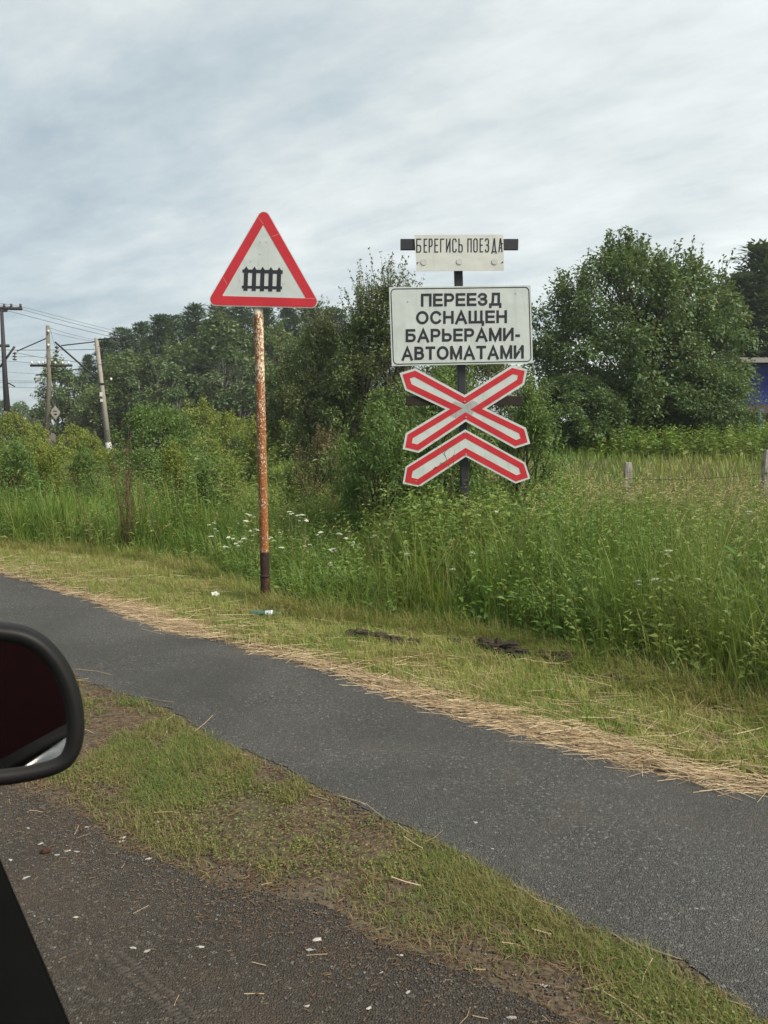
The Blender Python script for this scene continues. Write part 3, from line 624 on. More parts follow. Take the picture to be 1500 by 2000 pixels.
# --- triangular warning sign on a rusty pole
TB = ground(519, 1182)
def triangle_sign():
    lean = math.radians(-0.45)
    root = empty('warning_sign', TB, (0, lean, 0))
    tag(root, 'triangular red-bordered warning sign with a fence symbol on a rusty pole', 'road sign')
    Lp = plane_map(TB, TB.y-0.05, lean); Z = lambda x, y: Lp(380+x/5, 400+y/5)
    top = Z(672, 860)[1]; r = 0.0385
    x0, z0 = 0.0, -0.15
    pts = [(Z(672, 980)[0]*t*0+0.0, 0, z) for t, z in zip(np.linspace(0, 1, 14), np.linspace(-0.15, top, 14))]
    pole = tube_obj('pole', [(pts, [r*(1.04 if p[2] < 0.25 else 1.0) for p in pts])], M['rusty'], root, 16)
    tube_obj('collar', [([(0, 0, 0.245), (0, 0, 0.262)], [r*1.07, r*1.07])], M['bar_brown'], pole, 16)
    outer = round_poly([Z(677, 15), Z(1236, 1003), Z(113, 977)], 0.046)
    edge = offset_poly(outer, -0.006)
    plate = prism_obj('sign_plate', edge, 0.0, 0.010, M['sign_white'], root)
    plate.location.y = -0.05
    inner = round_poly([Z(672, 194), Z(1088, 914), Z(270, 890)], 0.004)
    prism_obj('red_border', outer, -0.0015, -0.0002, M['sign_red'], plate, holes=[inner])
    # black fence symbol, one mesh (printed as one shape)
    bm = bmesh.new()
    def poly(pts, d):
        f = bm.faces.new([bm.verts.new((*Z(*p)[:1], -0.0015-d, Z(*p)[1])) for p in pts])
        r_ = bmesh.ops.extrude_face_region(bm, geom=[f]); bmesh.ops.translate(bm, verts=[g for g in r_['geom'] if isinstance(g, bmesh.types.BMVert)], vec=(0, 0.0012+d, 0))
    poly([(468, 630), (862, 640), (860, 676), (468, 662)], 0.0)
    poly([(463, 790), (855, 796), (853, 826), (463, 815)], 0.0002)
    for i, x in enumerate((505, 585, 665, 746, 827)):
        b = x-7; dy = i*2.4
        poly([(x-20, 630+dy), (x, 600+dy), (x+20, 630+dy), (b+20, 838+dy), (b-20, 838+dy)], 0.0004)
    bm_obj('fence_symbol', bm, M['sign_black'], plate)
    for q in ((640, 365), (700, 362), (640, 480), (550, 553), (443, 745), (868, 770)):
        disc_obj('rivet', Z(*q), 0.0042, -0.002, -0.0003, M['bolt'], plate, 10)
    # tape seams on the red border
    for a, b in (((752, 312), (818, 288)), ((280, 708), (318, 778)), ((622, 120), (672, 188)), ((1085, 914), (1176, 916))):
        A = Vector(Z(*a)); B = Vector(Z(*b)); d = (B-A).normalized(); nn = Vector((-d.y, d.x))*0.0018
        prism_obj('tape_seam', [A-nn, B-nn, B+nn, A+nn], -0.0022, -0.0013, M['tape'], plate)
    box_obj('mounting_bracket', (0, -0.024, top-0.10), (0.16, 0.05, 0.03), M['bolt'], root, bevel=0.003)
M['tape'] = plain('seam_pink', (0.60, 0.22, 0.21), 0.4)
triangle_sign()

# --- level crossing sign: plates, St Andrew's cross and chevron on a dark post
YS = 7.8
CB = Vector((at(914, 1000, YS).x, YS, 0))
STROKES = {   # narrow stencil-like capitals, unit box, strokes as polylines
 'Б': [[(1, 1), (0, 1), (0, 0), (0.75, 0), (1, 0.1), (1, 0.42), (0.75, 0.52), (0, 0.52)]],
 'Е': [[(1, 1), (0, 1), (0, 0), (1, 0)], [(0, 0.52), (0.85, 0.52)]],
 'Р': [[(0, 0), (0, 1), (0.75, 1), (1, 0.9), (1, 0.55), (0.75, 0.45), (0, 0.45)]],
 'Г': [[(0, 0), (0, 1), (1, 1)]],
 'И': [[(0, 1), (0, 0)], [(0, 0.06), (1, 0.94)], [(1, 1), (1, 0)]],
 'С': [[(1, 0.80), (1, 0.9), (0.75, 1), (0.25, 1), (0, 0.9), (0, 0.1), (0.25, 0), (0.75, 0), (1, 0.1), (1, 0.2)]],
 'Ь': [[(0, 1), (0, 0), (0.75, 0), (1, 0.1), (1, 0.45), (0.75, 0.55), (0, 0.55)]],
 'П': [[(0, 0), (0, 1), (1, 1), (1, 0)]],
 'О': [[(0.25, 1), (0, 0.9), (0, 0.1), (0.25, 0), (0.75, 0), (1, 0.1), (1, 0.9), (0.75, 1), (0.25, 1)]],
 'З': [[(0, 0.85), (0.2, 1), (0.75, 1), (1, 0.9), (1, 0.62), (0.75, 0.53), (0.35, 0.53)], [(0.75, 0.53), (1, 0.43), (1, 0.1), (0.75, 0), (0.2, 0), (0, 0.15)]],
 'Д': [[(0, -0.1), (0, 0), (1, 0), (1, -0.1)], [(0.15, 0), (0.5, 1), (0.62, 1), (0.85, 0)]],
 'А': [[(0, 0), (0.42, 1), (0.58, 1), (1, 0)], [(0.18, 0.3), (0.82, 0.3)]],
}
def arc(cx, cy, rx, ry, a0, a1, n=10): return [(cx+rx*math.cos(math.radians(a0+(a1-a0)*i/n)), cy+ry*math.sin(math.radians(a0+(a1-a0)*i/n))) for i in range(n+1)]
BOWL = lambda top, bot: [(0, top), (0.62, top)]+arc(0.62, (top+bot)/2, 0.38, (top-bot)/2, 90, -90, 8)[1:-1]+[(0.62, bot), (0, bot)]
BOLD = {   # heavy grotesque capitals: advance width, strokes in the letter's box
 'П': (0.62, [[(0, 0), (0, 1), (1, 1), (1, 0)]]), 'Е': (0.56, [[(1, 1), (0, 1), (0, 0), (1, 0)], [(0, 0.51), (0.93, 0.51)]]),
 'Р': (0.58, [[(0, 0), (0, 1)], BOWL(1, 0.43)]), 'З': (0.56, [[(0, 0.80)]+arc(0.46, 0.77, 0.46, 0.23, 165, -60, 9)+[(0.35, 0.53)], [(0.35, 0.53), (0.55, 0.53)]+arc(0.48, 0.27, 0.50, 0.27, 70, -165, 10)+[(0, 0.22)]]),
 'Д': (0.72, [[(0, -0.22), (0, 0), (1, 0), (1, -0.22)], [(0.20, 0), (0.27, 0.5), (0.28, 1), (0.85, 1), (0.85, 0)]]),
 'О': (0.74, [arc(0.5, 0.5, 0.5, 0.52, 90, 450, 28)]), 'С': (0.68, [arc(0.52, 0.5, 0.52, 0.52, 38, 322, 22)]),
 'Н': (0.62, [[(0, 0), (0, 1)], [(1, 0), (1, 1)], [(0, 0.52), (1, 0.52)]]), 'А': (0.70, [[(0, -0.06), (0.5, 1.02), (1, -0.06)], [(0.2, 0.28), (0.8, 0.28)]]),
 'Щ': (0.90, [[(0, 1), (0, 0), (0.9, 0), (0.9, 1)], [(0.45, 0), (0.45, 1)], [(0.9, 0), (1.02, 0), (1.02, -0.24)]]), 'Б': (0.60, [[(0.93, 1), (0, 1), (0, 0)], BOWL(0.58, 0)]),
 'Ь': (0.58, [[(0, 0), (0, 1)], BOWL(0.57, 0)]), 'М': (0.74, [[(0, 0), (0, 1)], [(1, 0), (1, 1)], [(0.03, 1.02), (0.5, 0.0), (0.97, 1.02)]]),
 'И': (0.62, [[(0, 0), (0, 1)], [(1, 0), (1, 1)], [(0.03, 0.0), (0.97, 1.0)]]), 'В': (0.60, [[(0, 0), (0, 1)], [(0, 1), (0.55, 1)]+arc(0.55, 0.77, 0.36, 0.23, 90, -90, 8)[1:-1]+[(0.55, 0.54), (0, 0.54)], BOWL(0.54, 0)]),
 'Т': (0.60, [[(0, 1), (1, 1)], [(0.5, 1), (0.5, 0)]]), '-': (0.30, [[(0.1, 0.36), (0.9, 0.36)]]),
}
def ribbon(bm, pts, hw, y, mapf):
    """a flat stroke of even width along a polyline"""
    closed = (pts[0]-pts[-1]).length < 1e-6
    pv = pts[:-1] if closed else pts; n = len(pv); vs = []
    for k in range(n):
        if closed or 0 < k < n-1: d1 = (pv[k]-pv[k-1]).normalized(); d2 = (pv[(k+1) % n]-pv[k]).normalized()
        else: d1 = d2 = ((pv[1]-pv[0]) if k == 0 else (pv[k]-pv[k-1])).normalized()
        n1 = Vector((-d1.y, d1.x)); n2 = Vector((-d2.y, d2.x)); m = (n1+n2)/max(0.35, 1+n1.dot(n2)); ext = Vector((0, 0))
        if not closed and k == 0: ext = -d1*hw
        if not closed and k == n-1: ext = d1*hw
        a, b = mapf(*(pv[k]+ext+m*hw)), mapf(*(pv[k]+ext-m*hw)); vs.append((bm.verts.new((a[0], y, a[1])), bm.verts.new((b[0], y, b[1]))))
    for k in range(n if closed else n-1):
        p, q = vs[k], vs[(k+1) % n]; bm.faces.new((p[0], q[0], q[1], p[1]))
def crossing_sign():
    lean = math.radians(-2.35)
    root = empty('level_crossing_sign', CB, (0, lean, 0))
    tag(root, 'level crossing sign with red and white cross, chevron and two white text plates', 'road sign')
    Lp = plane_map(CB, YS-0.08, lean)
    ZA = lambda x, y: Lp(740+x/4.6875, 440+y/4.6875); ZB = lambda x, y: Lp(740+x/4.6875, 700+y/4.6875)
    topz = ZA(738, 110)[1]
    box_obj('post', (0, 0, topz/2-0.1), (0.082, 0.082, topz+0.2), M['post_black'], root, bevel=0.012)
    # crossbars
    for a, b, nm, mt in (((195, 125), (1280, 220), 'top_crossbar', 'post_black'), (None, None, 'lower_crossbar', 'bar_brown')):
        if a: p, q = ZA(*a), ZA(*b)
        else: p, q = ZB(245, 345), ZB(1315, 430)
        box_obj(nm, ((p[0]+q[0])/2, -0.058, (p[1]+q[1])/2), (q[0]-p[0], 0.034, 0.104 if a else 0.092), M[mt], root, Matrix.Rotation(-lean, 3, 'Y'), bevel=0.004)
    # upper plate
    up = prism_obj('beware_plate', [ZA(325, 90), ZA(1138, 86), ZA(1145, 415), ZA(345, 421)], -0.006, 0.0, M['sign_cream'], root); up.location.y = -0.080
    letters = [('Б', 342, 388), ('Е', 410, 443), ('Р', 456, 492), ('Е', 508, 545), ('Г', 561, 600), ('И', 615, 656), ('С', 672, 712), ('Ь', 728, 768), ('П', 810, 850), ('О', 864, 905), ('Е', 922, 955), ('З', 970, 1008), ('Д', 1030, 1078), ('А', 1094, 1132)]
    top_y, bot_y = 122, 250; hw = 5.2
    for i, (ch, xa, xb) in enumerate(letters):
        bm = bmesh.new(); lay_ = 0
        for st in STROKES[ch]:
            pts = [(xa+hw+(xb-xa-2*hw)*u, bot_y-hw-(bot_y-top_y-2*hw)*v-(0.004*(xa-740))) for u, v in st]
            closed = st[0] == st[-1]
            Lr = []
            pv = [Vector(p) for p in (pts[:-1] if closed else pts)]; n = len(pv)
            for k in range(n):
                if closed or 0 < k < n-1:
                    d1 = (pv[k]-pv[k-1]).normalized(); d2 = (pv[(k+1) % n]-pv[k]).normalized()
                else:
                    d1 = d2 = ((pv[1]-pv[0]) if k == 0 else (pv[k]-pv[k-1])).normalized()
                n1 = Vector((-d1.y, d1.x)); n2 = Vector((-d2.y, d2.x)); m = (n1+n2)/max(0.25, 1+n1.dot(n2))
                ext = Vector((0, 0))
                if not closed and k == 0: ext = -d1*hw*0.9
                if not closed and k == n-1: ext = d1*hw*0.9
                Lr.append((pv[k]+ext+m*hw, pv[k]+ext-m*hw))
            y = -0.0075-0.0002*lay_; lay_ += 1
            vs = [[bm.verts.new((ZA(*q)[0], y, ZA(*q)[1])) for q in pr] for pr in Lr]
            for k in range(n if closed else n-1):
                a, b = vs[k], vs[(k+1) % n]; bm.faces.new((a[0], b[0], b[1], a[1]))
        bm_obj('letter', bm, M['sign_black'], up)
    for q in ((412, 337), (738, 332), (1060, 332)): disc_obj('reflector', ZA(*q), 0.030, -0.011, -0.005, M['reflector'], up)
    for q in ((355, 345), (1130, 340), (1128, 170)): disc_obj('bolt', ZA(*q), 0.007, -0.011, -0.005, M['bar_brown'], up, 8)
    # big plate
    C4 = [(92, 567), (1388, 550), (1410, 1262), (118, 1290)]
    bp = prism_obj('text_plate', [ZA(*p) for p in C4], -0.006, 0.0, M['sign_white'], root); bp.location.y = -0.080
    o1 = round_poly(offset_poly([ZA(*p) for p in C4], 0.014), 0.045); o2 = offset_poly(o1, 0.0085)
    prism_obj('border_line', o1, -0.0075, -0.0062, M['sign_black'], bp, holes=[o2])
    lines = [('ПЕРЕЕЗД', 385, 1122, 622, 741), ('ОСНАЩЕН', 340, 1172, 783, 901), ('БАРЬЕРАМИ-', 245, 1293, 945, 1064), ('АВТОМАТАМИ', 208, 1326, 1106, 1228)]
    for body, xa, xb, ya, yb in lines:
        tot = sum(BOLD[c_][0] for c_ in body)+0.085*(len(body)-1); k_ = (xb-xa)/tot; cx = xa; capz = yb-ya; hw_ = capz*0.098
        for c_ in body:
            wl = BOLD[c_][0]*k_; bm = bmesh.new()
            for li, st in enumerate(BOLD[c_][1]):
                pv = [Vector((cx+hw_+(wl-2*hw_)*u, yb-hw_-(capz-2*hw_)*v)) for u, v in st]
                ribbon(bm, [Vector((p.x, p.y-(p.x-750)*0.0131)) for p in pv], hw_, -0.0075-0.0001*li, ZA)
            bm_obj('letter', bm, M['sign_black'], bp); cx += wl+0.085*k_
    for q in ((268, 695), (1255, 620), (268, 1180), (1290, 1150)): disc_obj('bolt', ZA(*q), 0.006, -0.011, -0.005, M['sign_white'], bp, 10)
    # cross
    X = [(190, 135), (335, 90), (785, 335), (1215, 65), (1358, 100), (1330, 240), (985, 460), (1345, 635), (1385, 780), (1245, 825), (795, 578), (365, 865), (218, 830), (245, 685), (610, 465), (240, 290)]
    px = [ZB(*p) for p in X]
    cr = prism_obj('crossbuck', px, -0.006, 0.0, M['sign_white'], root); cr.location.y = -0.082
    r1 = offset_poly(px, 0.022); r2 = offset_poly(px, 0.079)
    prism_obj('red_band', r1, -0.0075, -0.0061, M['sign_red'], cr, holes=[r2])
    # silver repair patch at the crossing of the arms
    prism_obj('repair_patch', [ZB(655, 525), (ZB(700, 548)), ZB(790, 500), ZB(850, 520), ZB(910, 410), ZB(860, 385), ZB(790, 425), ZB(695, 392), ZB(670, 415), ZB(728, 465)], -0.0072, -0.0061, M['sign_silver'], cr)
    for q in ((785, 395), (797, 538)): disc_obj('bolt', ZB(*q), 0.008, -0.013, -0.006, M['bolt'], cr, 10)
    # chevron
    Cv = [(790, 650), (245, 990), (218, 1145), (370, 1178), (795, 900), (1250, 1145), (1385, 1100), (1340, 955)]
    pc = [ZB(*p) for p in Cv]
    ch = prism_obj('chevron', pc, -0.006, 0.0, M['sign_white'], root); ch.location.y = -0.082
    r1 = offset_poly(pc, 0.019); r2 = offset_poly(pc, 0.077)
    prism_obj('red_band', r1, -0.0075, -0.0061, M['sign_red'], ch, holes=[r2])
    for q in ((789, 680), (798, 877)): disc_obj('bolt', ZB(*q), 0.008, -0.013, -0.006, M['bolt'], ch, 10)
crossing_sign()
# ------------------------------------------------------------------ trees and shrubs
M['bark'] = plain('grey_bark', (0.070, 0.058, 0.046), 0.9, 0.1, var=0.4, nscale=6, bstr=0.6, bdist=0.02)
M['pine_bark'] = plain('pine_bark', (0.130, 0.070, 0.042), 0.9, 0.1, var=0.4, nscale=5, bstr=0.6, bdist=0.02)
M['birch_bark'] = plain('birch_bark', (0.165, 0.160, 0.145), 0.8, 0.2, var=0.45, nscale=5, bstr=0.4)
M['dead'] = plain('dead_stalk', (0.105, 0.062, 0.044), 0.9, 0.1, var=0.4, nscale=18)
M['leaf_dark'] = leaf_mat('leaf_dark', [(0.045, 0.076, 0.031), (0.069, 0.109, 0.039), (0.098, 0.140, 0.053), (0.147, 0.174, 0.071)], 0.2, patch=(0.118, 0.129, 0.049), pscale=0.55, pamt=0.7)
M['leaf_mid'] = leaf_mat('leaf_mid', [(0.042, 0.082, 0.034), (0.065, 0.114, 0.043), (0.091, 0.143, 0.054), (0.138, 0.181, 0.073)], 0.25, patch=(0.073, 0.126, 0.046), pscale=0.5, pamt=0.6)
M['leaf_forest'] = leaf_mat('leaf_forest', [(0.053, 0.093, 0.041), (0.081, 0.128, 0.053), (0.109, 0.155, 0.066), (0.147, 0.190, 0.081)], 0.2, patch=(0.106, 0.137, 0.053), pscale=0.15, pamt=0.6)
M['leaf_birch'] = leaf_mat('leaf_birch', [(0.078, 0.119, 0.046), (0.105, 0.149, 0.057), (0.135, 0.176, 0.070)], 0.3)
M['needles'] = leaf_mat('pine_needles', [(0.034, 0.071, 0.041), (0.056, 0.099, 0.053), (0.085, 0.130, 0.066)], 0.12)
M['leaf_yellow'] = leaf_mat('leaf_yellow_green', [(0.085, 0.145, 0.024), (0.150, 0.205, 0.032), (0.225, 0.250, 0.044), (0.280, 0.255, 0.060)], 0.32, patch=(0.081, 0.135, 0.032), pscale=0.7, pamt=0.6)
M['leaf_fresh'] = leaf_mat('leaf_fresh', [(0.057, 0.121, 0.032), (0.088, 0.162, 0.043), (0.124, 0.203, 0.057), (0.169, 0.223, 0.081)], 0.32, patch=(0.068, 0.128, 0.035), pscale=1.6, pamt=0.5)
M['leaf_dry'] = leaf_mat('leaf_dry', [(0.081, 0.095, 0.035), (0.115, 0.115, 0.046), (0.149, 0.115, 0.061), (0.128, 0.081, 0.049)], 0.2)
M['leaf_willow'] = leaf_mat('leaf_willow', [(0.061, 0.128, 0.035), (0.092, 0.169, 0.046), (0.128, 0.203, 0.059), (0.176, 0.236, 0.084)], 0.3)

def rdir(n, zb=0.0):
    v = RNG.normal(0, 1, (n, 3)); v[:, 2] += zb; return unit(v)
def broadleaf(H, R, base, nclump, per, L, Wd, top=0.5, shoots=0, sh_len=0.9, shoot_leaf=14, cr=0.24, stems=1, flat=0.8, lean=0.0, hollow=0.35, trunk_r=None, airy=0.35):
    """meshes of a broadleaved tree or shrub standing on the origin: (trunk, crown)"""
    z = RNG.uniform(0, 1, nclump)**0.85; zc = base+(H-base)*z
    prof = np.sin(np.pi*np.clip(0.10+0.90*z**(0.8+top*0.6), 0, 1))**0.6
    a = np.arange(nclump)*2.39996+RNG.normal(0, 0.4, nclump); rr = R*prof*np.sqrt(RNG.uniform(hollow, 1.0, nclump))*RNG.uniform(0.78, 1.06, nclump)
    C = np.stack([rr*np.cos(a)+lean*zc, rr*np.sin(a), zc*RNG.uniform(0.94, 1.02, nclump)], 1)
    crs = R*cr*RNG.uniform(0.65, 1.35, nclump)
    cnt = (per*RNG.uniform(0.6, 1.4, nclump)*(1.2-airy*z)).astype(int); idx = np.repeat(np.arange(nclump), cnt); n = len(idx)
    d = rdir(n); rad = RNG.random(n)**0.45
    P = C[idx]+d*(crs[idx]*rad)[:, None]*np.array([1, 1, flat]); P[:, 2] = np.maximum(P[:, 2], 0.04)
    D = unit(d*0.8+RNG.normal(0, 0.6, (n, 3))+np.array([0, 0, -0.05]))
    rn = np.clip(RNG.beta(2, 2, n)*0.45+np.repeat(RNG.uniform(0, 0.6, nclump), cnt), 0, 1)
    bag = Bag(); bag.add(*leafs(P, D, L*RNG.uniform(0.55, 1.25, n)*np.repeat(RNG.uniform(0.75, 1.25, nclump), cnt), Wd*RNG.uniform(0.7, 1.25, n), rn))
    lines = []
    tr = trunk_r or 0.022*H
    stem_pts = []
    for s in range(stems):
        aa = RNG.uniform(0, 6.283); sp = (0.0 if stems == 1 else 0.10*R)
        k = 7; t = np.linspace(0, 1, k); off = np.cumsum(RNG.normal(0, 0.03*H/k, (k, 2)), 0)
        out = (0.0 if stems == 1 else R*0.5)
        pts = np.stack([sp*np.cos(aa)+out*np.cos(aa)*t**1.3+off[:, 0]*t+lean*H*t, sp*np.sin(aa)+out*np.sin(aa)*t**1.3+off[:, 1]*t, -0.05+t*(0.86*H)], 1)
        lines.append((pts, tr*(1-0.86*t)/(1 if stems == 1 else 1.5))); stem_pts.append(pts)
    for i in RNG.choice(nclump, min(nclump, 46), replace=False):
        st = stem_pts[RNG.integers(len(stem_pts))]; j = np.clip(int((C[i, 2]/max(H, 1e-3))*6*0.75), 0, 5); p0 = st[j]; p3 = C[i]
        t = np.linspace(0, 1, 5)[:, None]; mid = (p0+p3)/2+np.array([0, 0, -0.06*H*0.3])
        pts = (1-t)**2*p0+2*t*(1-t)*mid+t**2*p3; lines.append((pts, tr*0.34*(1-0.85*t[:, 0])))
    if shoots:
        top_i = np.argsort(-(C[:, 2]+0.35*RNG.normal(0, H*0.15, nclump)))[:max(6, nclump//3)]
        for s in range(shoots):
            c = C[RNG.choice(top_i)]; ln = sh_len*RNG.uniform(0.5, 1.15); dv = unit(np.array([RNG.normal(0, 0.22), RNG.normal(0, 0.22), 1.0]))
            k = int(shoot_leaf*RNG.uniform(0.7, 1.3)); t = RNG.random(k)**0.8; p = c+dv*(t*ln)[:, None]+RNG.normal(0, 0.02+0.35*L, (k, 3))*(1.15-t)[:, None]
            bag.add(*leafs(p, unit(rdir(k)*0.8+np.array([0, 0, 0.5])), L*RNG.uniform(0.6, 1.1, k), Wd*RNG.uniform(0.7, 1.1, k), RNG.uniform(0.1, 0.9, k)))
            tt = np.linspace(0, 1, 3)[:, None]; lines.append((c+dv*ln*tt, 0.006*H*0.25*(1.1-tt[:, 0])))
    V, f, r = tubes(lines, 5)
    return np_mesh('trunk', V, f, r, True), bag.mesh('crown')
def pine(H, R, base, tiers, L, Wd, tuft=16, spire=0.75):
    lines = []; k = 8; t = np.linspace(0, 1, k); off = np.cumsum(RNG.normal(0, 0.012*H/k, (k, 2)), 0)
    tp = np.stack([off[:, 0], off[:, 1], -0.1+t*H*0.99], 1); lines.append((tp, 0.013*H*(1.02-t)))
    Cs, Ds, sz = [], [], []
    for i in range(tiers):
        s = (i+RNG.uniform(0, 0.8))/tiers; zc = base+(H-base)*s; nb = RNG.integers(4, 7); bl = R*(1-s)**spire*RNG.uniform(0.75, 1.1)+0.04*R; a0 = RNG.uniform(0, 6.28)
        for b in range(nb):
            a = a0+b*6.283/nb+RNG.normal(0, 0.25); l = bl*RNG.uniform(0.55, 1.12); rise = RNG.uniform(-0.05, 0.40)*(0.4+s)
            e = np.array([math.cos(a), math.sin(a), rise]); p0 = np.array([np.interp(zc, tp[:, 2], tp[:, 0]), np.interp(zc, tp[:, 2], tp[:, 1]), zc])
            if i % 2 == 0 or l > 0.8*R: lines.append((np.stack([p0, p0+e*l*0.55+[0, 0, -0.04*l], p0+e*l]), np.array([0.0035, 0.0025, 0.001])*H))
            m = max(2, int(l/(0.13*R)))
            for q in range(m):
                u = 0.30+0.70*(q+1)/m; Cs.append(p0+e*l*u+RNG.normal(0, 0.07*R, 3)*np.array([1, 1, 0.5])); Ds.append(e); sz.append(0.13*R*(1.25-0.5*u))
    Cs.append(np.array([tp[-1, 0], tp[-1, 1], H])); Ds.append(np.array([0, 0, 1.0])); sz.append(0.06*R)
    Cs = np.array(Cs); Ds = np.array(Ds); sz = np.array(sz); nC = len(Cs); idx = np.repeat(np.arange(nC), tuft); n = len(idx)
    d = rdir(n, 0.25); P = Cs[idx]+d*(sz[idx]*RNG.random(n)**0.6)[:, None]*np.array([1.25, 1.25, 0.6])
    D = unit(d+Ds[idx]*0.7+np.array([0, 0, 0.25]))
    bag = Bag(); bag.add(*leafs(P, D, L*RNG.uniform(0.6, 1.2, n), Wd*RNG.uniform(0.7, 1.2, n), np.clip(RNG.beta(2, 2, n)*0.7+np.repeat(RNG.uniform(0, 0.3, nC), tuft), 0, 1), droop=0.0))
    V, f, r = tubes(lines, 5); return np_mesh('trunk', V, f, r, True), bag.mesh('crown')
MZ = {}
def MAXZ(me):
    if me.name not in MZ:
        co = np.empty(len(me.vertices)*3, np.float32); me.vertices.foreach_get('co', co); MZ[me.name] = float(co[2::3].max())
    return MZ[me.name]
def plant_tree(name, meshes, loc, label, cat, barkm, leafm, scale=1.0, rz=0.0, group=None, sz=None, wide=1.0):
    top_z = max(v[2] for v in meshes[1].bound_box) if hasattr(meshes[1], 'bound_box') else MAXZ(meshes[1])
    z0 = float(el(loc[0], loc[1])); k = max(0.3, 1-z0/(top_z*(sz or scale)))
    root = empty(name, (loc[0], loc[1], z0), (0, 0, rz)); root.scale = (scale*(0.5+0.5*k)*wide, scale*(0.5+0.5*k)*wide, (sz or scale)*k)
    tag(root, label, cat, group)
    link('trunk', meshes[0], M[barkm], root); c = link('crown', meshes[1], M[leafm], root); c['kind'] = 'stuff'
    return root

# the wood on the left and behind: shared meshes, each tree a thing
PINES = [pine(14.0, 3.2, 1.5, 40, 0.34, 0.12, 24), pine(14.0, 2.7, 1.5, 42, 0.34, 0.12, 24), pine(14.0, 3.5, 2.5, 38, 0.36, 0.12, 24, 0.6)]
WOODS = [broadleaf(11.0, 3.4, 1.5, 74, 80, 0.36, 0.24, 0.45, shoots=18, sh_len=1.5), broadleaf(11.0, 2.9, 1.2, 70, 80, 0.34, 0.22, 0.25, shoots=20, sh_len=1.6), broadleaf(11.0, 3.8, 0.8, 80, 80, 0.38, 0.25, 0.6, shoots=14, sh_len=1.4)]
BACK_G = 'trees of the wood behind the poles'
pine_spots = [(178, 696, 74), (214, 664, 70), (246, 646, 72), (284, 634, 76), (318, 618, 70), (352, 622, 78), (388, 600, 72), (432, 598, 80), (476, 602, 76), (520, 596, 80), (566, 600, 78), (612, 598, 74), (655, 606, 82), (702, 618, 78), (760, 640, 82)]
pine_lab = {284: 'pine one place right of the ragged-topped pine by the leaning pole', 318: 'pine two places right of the ragged-topped pine by the leaning pole', 352: 'pine just left of the tallest pine of the wood', 476: 'pine behind the lower edge of the triangular sign, left of its pole', 520: 'pine directly behind the top of the rusty pole', 566: 'pine behind the lower edge of the triangular sign, right of its pole', 655: 'pine peeping out between the triangular sign and the dark tree', 178: 'short dark pine at the edge of the wood beside the leaning concrete pole', 214: 'dark pine whose top shows just past the leaning concrete pole', 246: 'pine with a ragged top over the arm of the leaning pole', 388: 'tallest pine of the wood between the poles and the triangular sign', 432: 'pine rising behind the left corner of the triangular sign', 612: 'pine rising behind the right corner of the triangular sign', 702: 'far pine half hidden by the dark tree behind the signs', 760: 'far pine hidden mostly behind the large text plate'}
for i, (px, py, Y) in enumerate(pine_spots):
    H = hz(py, Y); s = H/14.0
    plant_tree('pine_tree', PINES[i % 3], (gx(px, Y), Y, 0), pine_lab.get(px, 'dark green pine in the wood left of the triangular sign'), 'tree', 'pine_bark', 'needles', s, i*1.7, BACK_G, wide=1.15+0.45*((i*37) % 10)/10)
wood_spots = [(112, 708, 60, 1, 'small birch at the open end of the wood beside the upright concrete pole', 'leaf_forest'), (152, 726, 62, 0, 'round birch between the two concrete poles', 'leaf_forest'), (262, 690, 58, 2, 'pale bushy tree in front of the pines near the leaning pole', 'leaf_birch'),
    (312, 700, 56, 0, 'pale birch in front of the tall pines', 'leaf_birch'), (368, 672, 60, 2, 'broad tree in front of the tallest pine', 'leaf_forest'), (436, 628, 58, 1, 'light green tree just beside the triangular sign', 'leaf_birch'), (470, 690, 54, 0, 'dark tree lower edge of the wood beside the rusty pole', 'leaf_forest'),
    (548, 640, 60, 2, 'tree behind the top of the rusty pole', 'leaf_forest'), (610, 650, 55, 0, 'olive tree beneath the right corner of the triangular sign', 'leaf_forest'), (205, 745, 56, 2, 'low dark tree directly behind the leaning concrete pole', 'leaf_forest'), (350, 760, 46, 1, 'fresh green young tree in the hollow of the wood', 'leaf_birch')]
for i, (px, py, Y, k, lab, lm) in enumerate(wood_spots):
    H = hz(py, Y); plant_tree('broadleaf_tree', WOODS[k], (gx(px, Y), Y, 0), lab, 'tree', 'birch_bark' if 'birch' in lab else 'bark', lm, H/11.0, i*2.1, BACK_G, wide=1.1+0.35*((i*53) % 10)/10)
# far tree line at the left edge
FARW = broadleaf(11.0, 5.0, 0.3, 60, 50, 0.8, 0.5, 0.4)
for i, (px, py, lab) in enumerate([(-45, 795, 'distant tree at the left edge below the overhead wires'), (8, 785, 'distant tree behind the foot of the dark steel pole'), (42, 788, 'distant tree between the dark steel pole and the upright concrete pole'), (78, 800, 'distant low tree beside the upright concrete pole')]):
    plant_tree('distant_tree', FARW, (gx(px, 150), 150, 0), lab, 'tree', 'bark', 'leaf_mid', hz(py, 150)/11.0, i*1.3, 'far tree line')

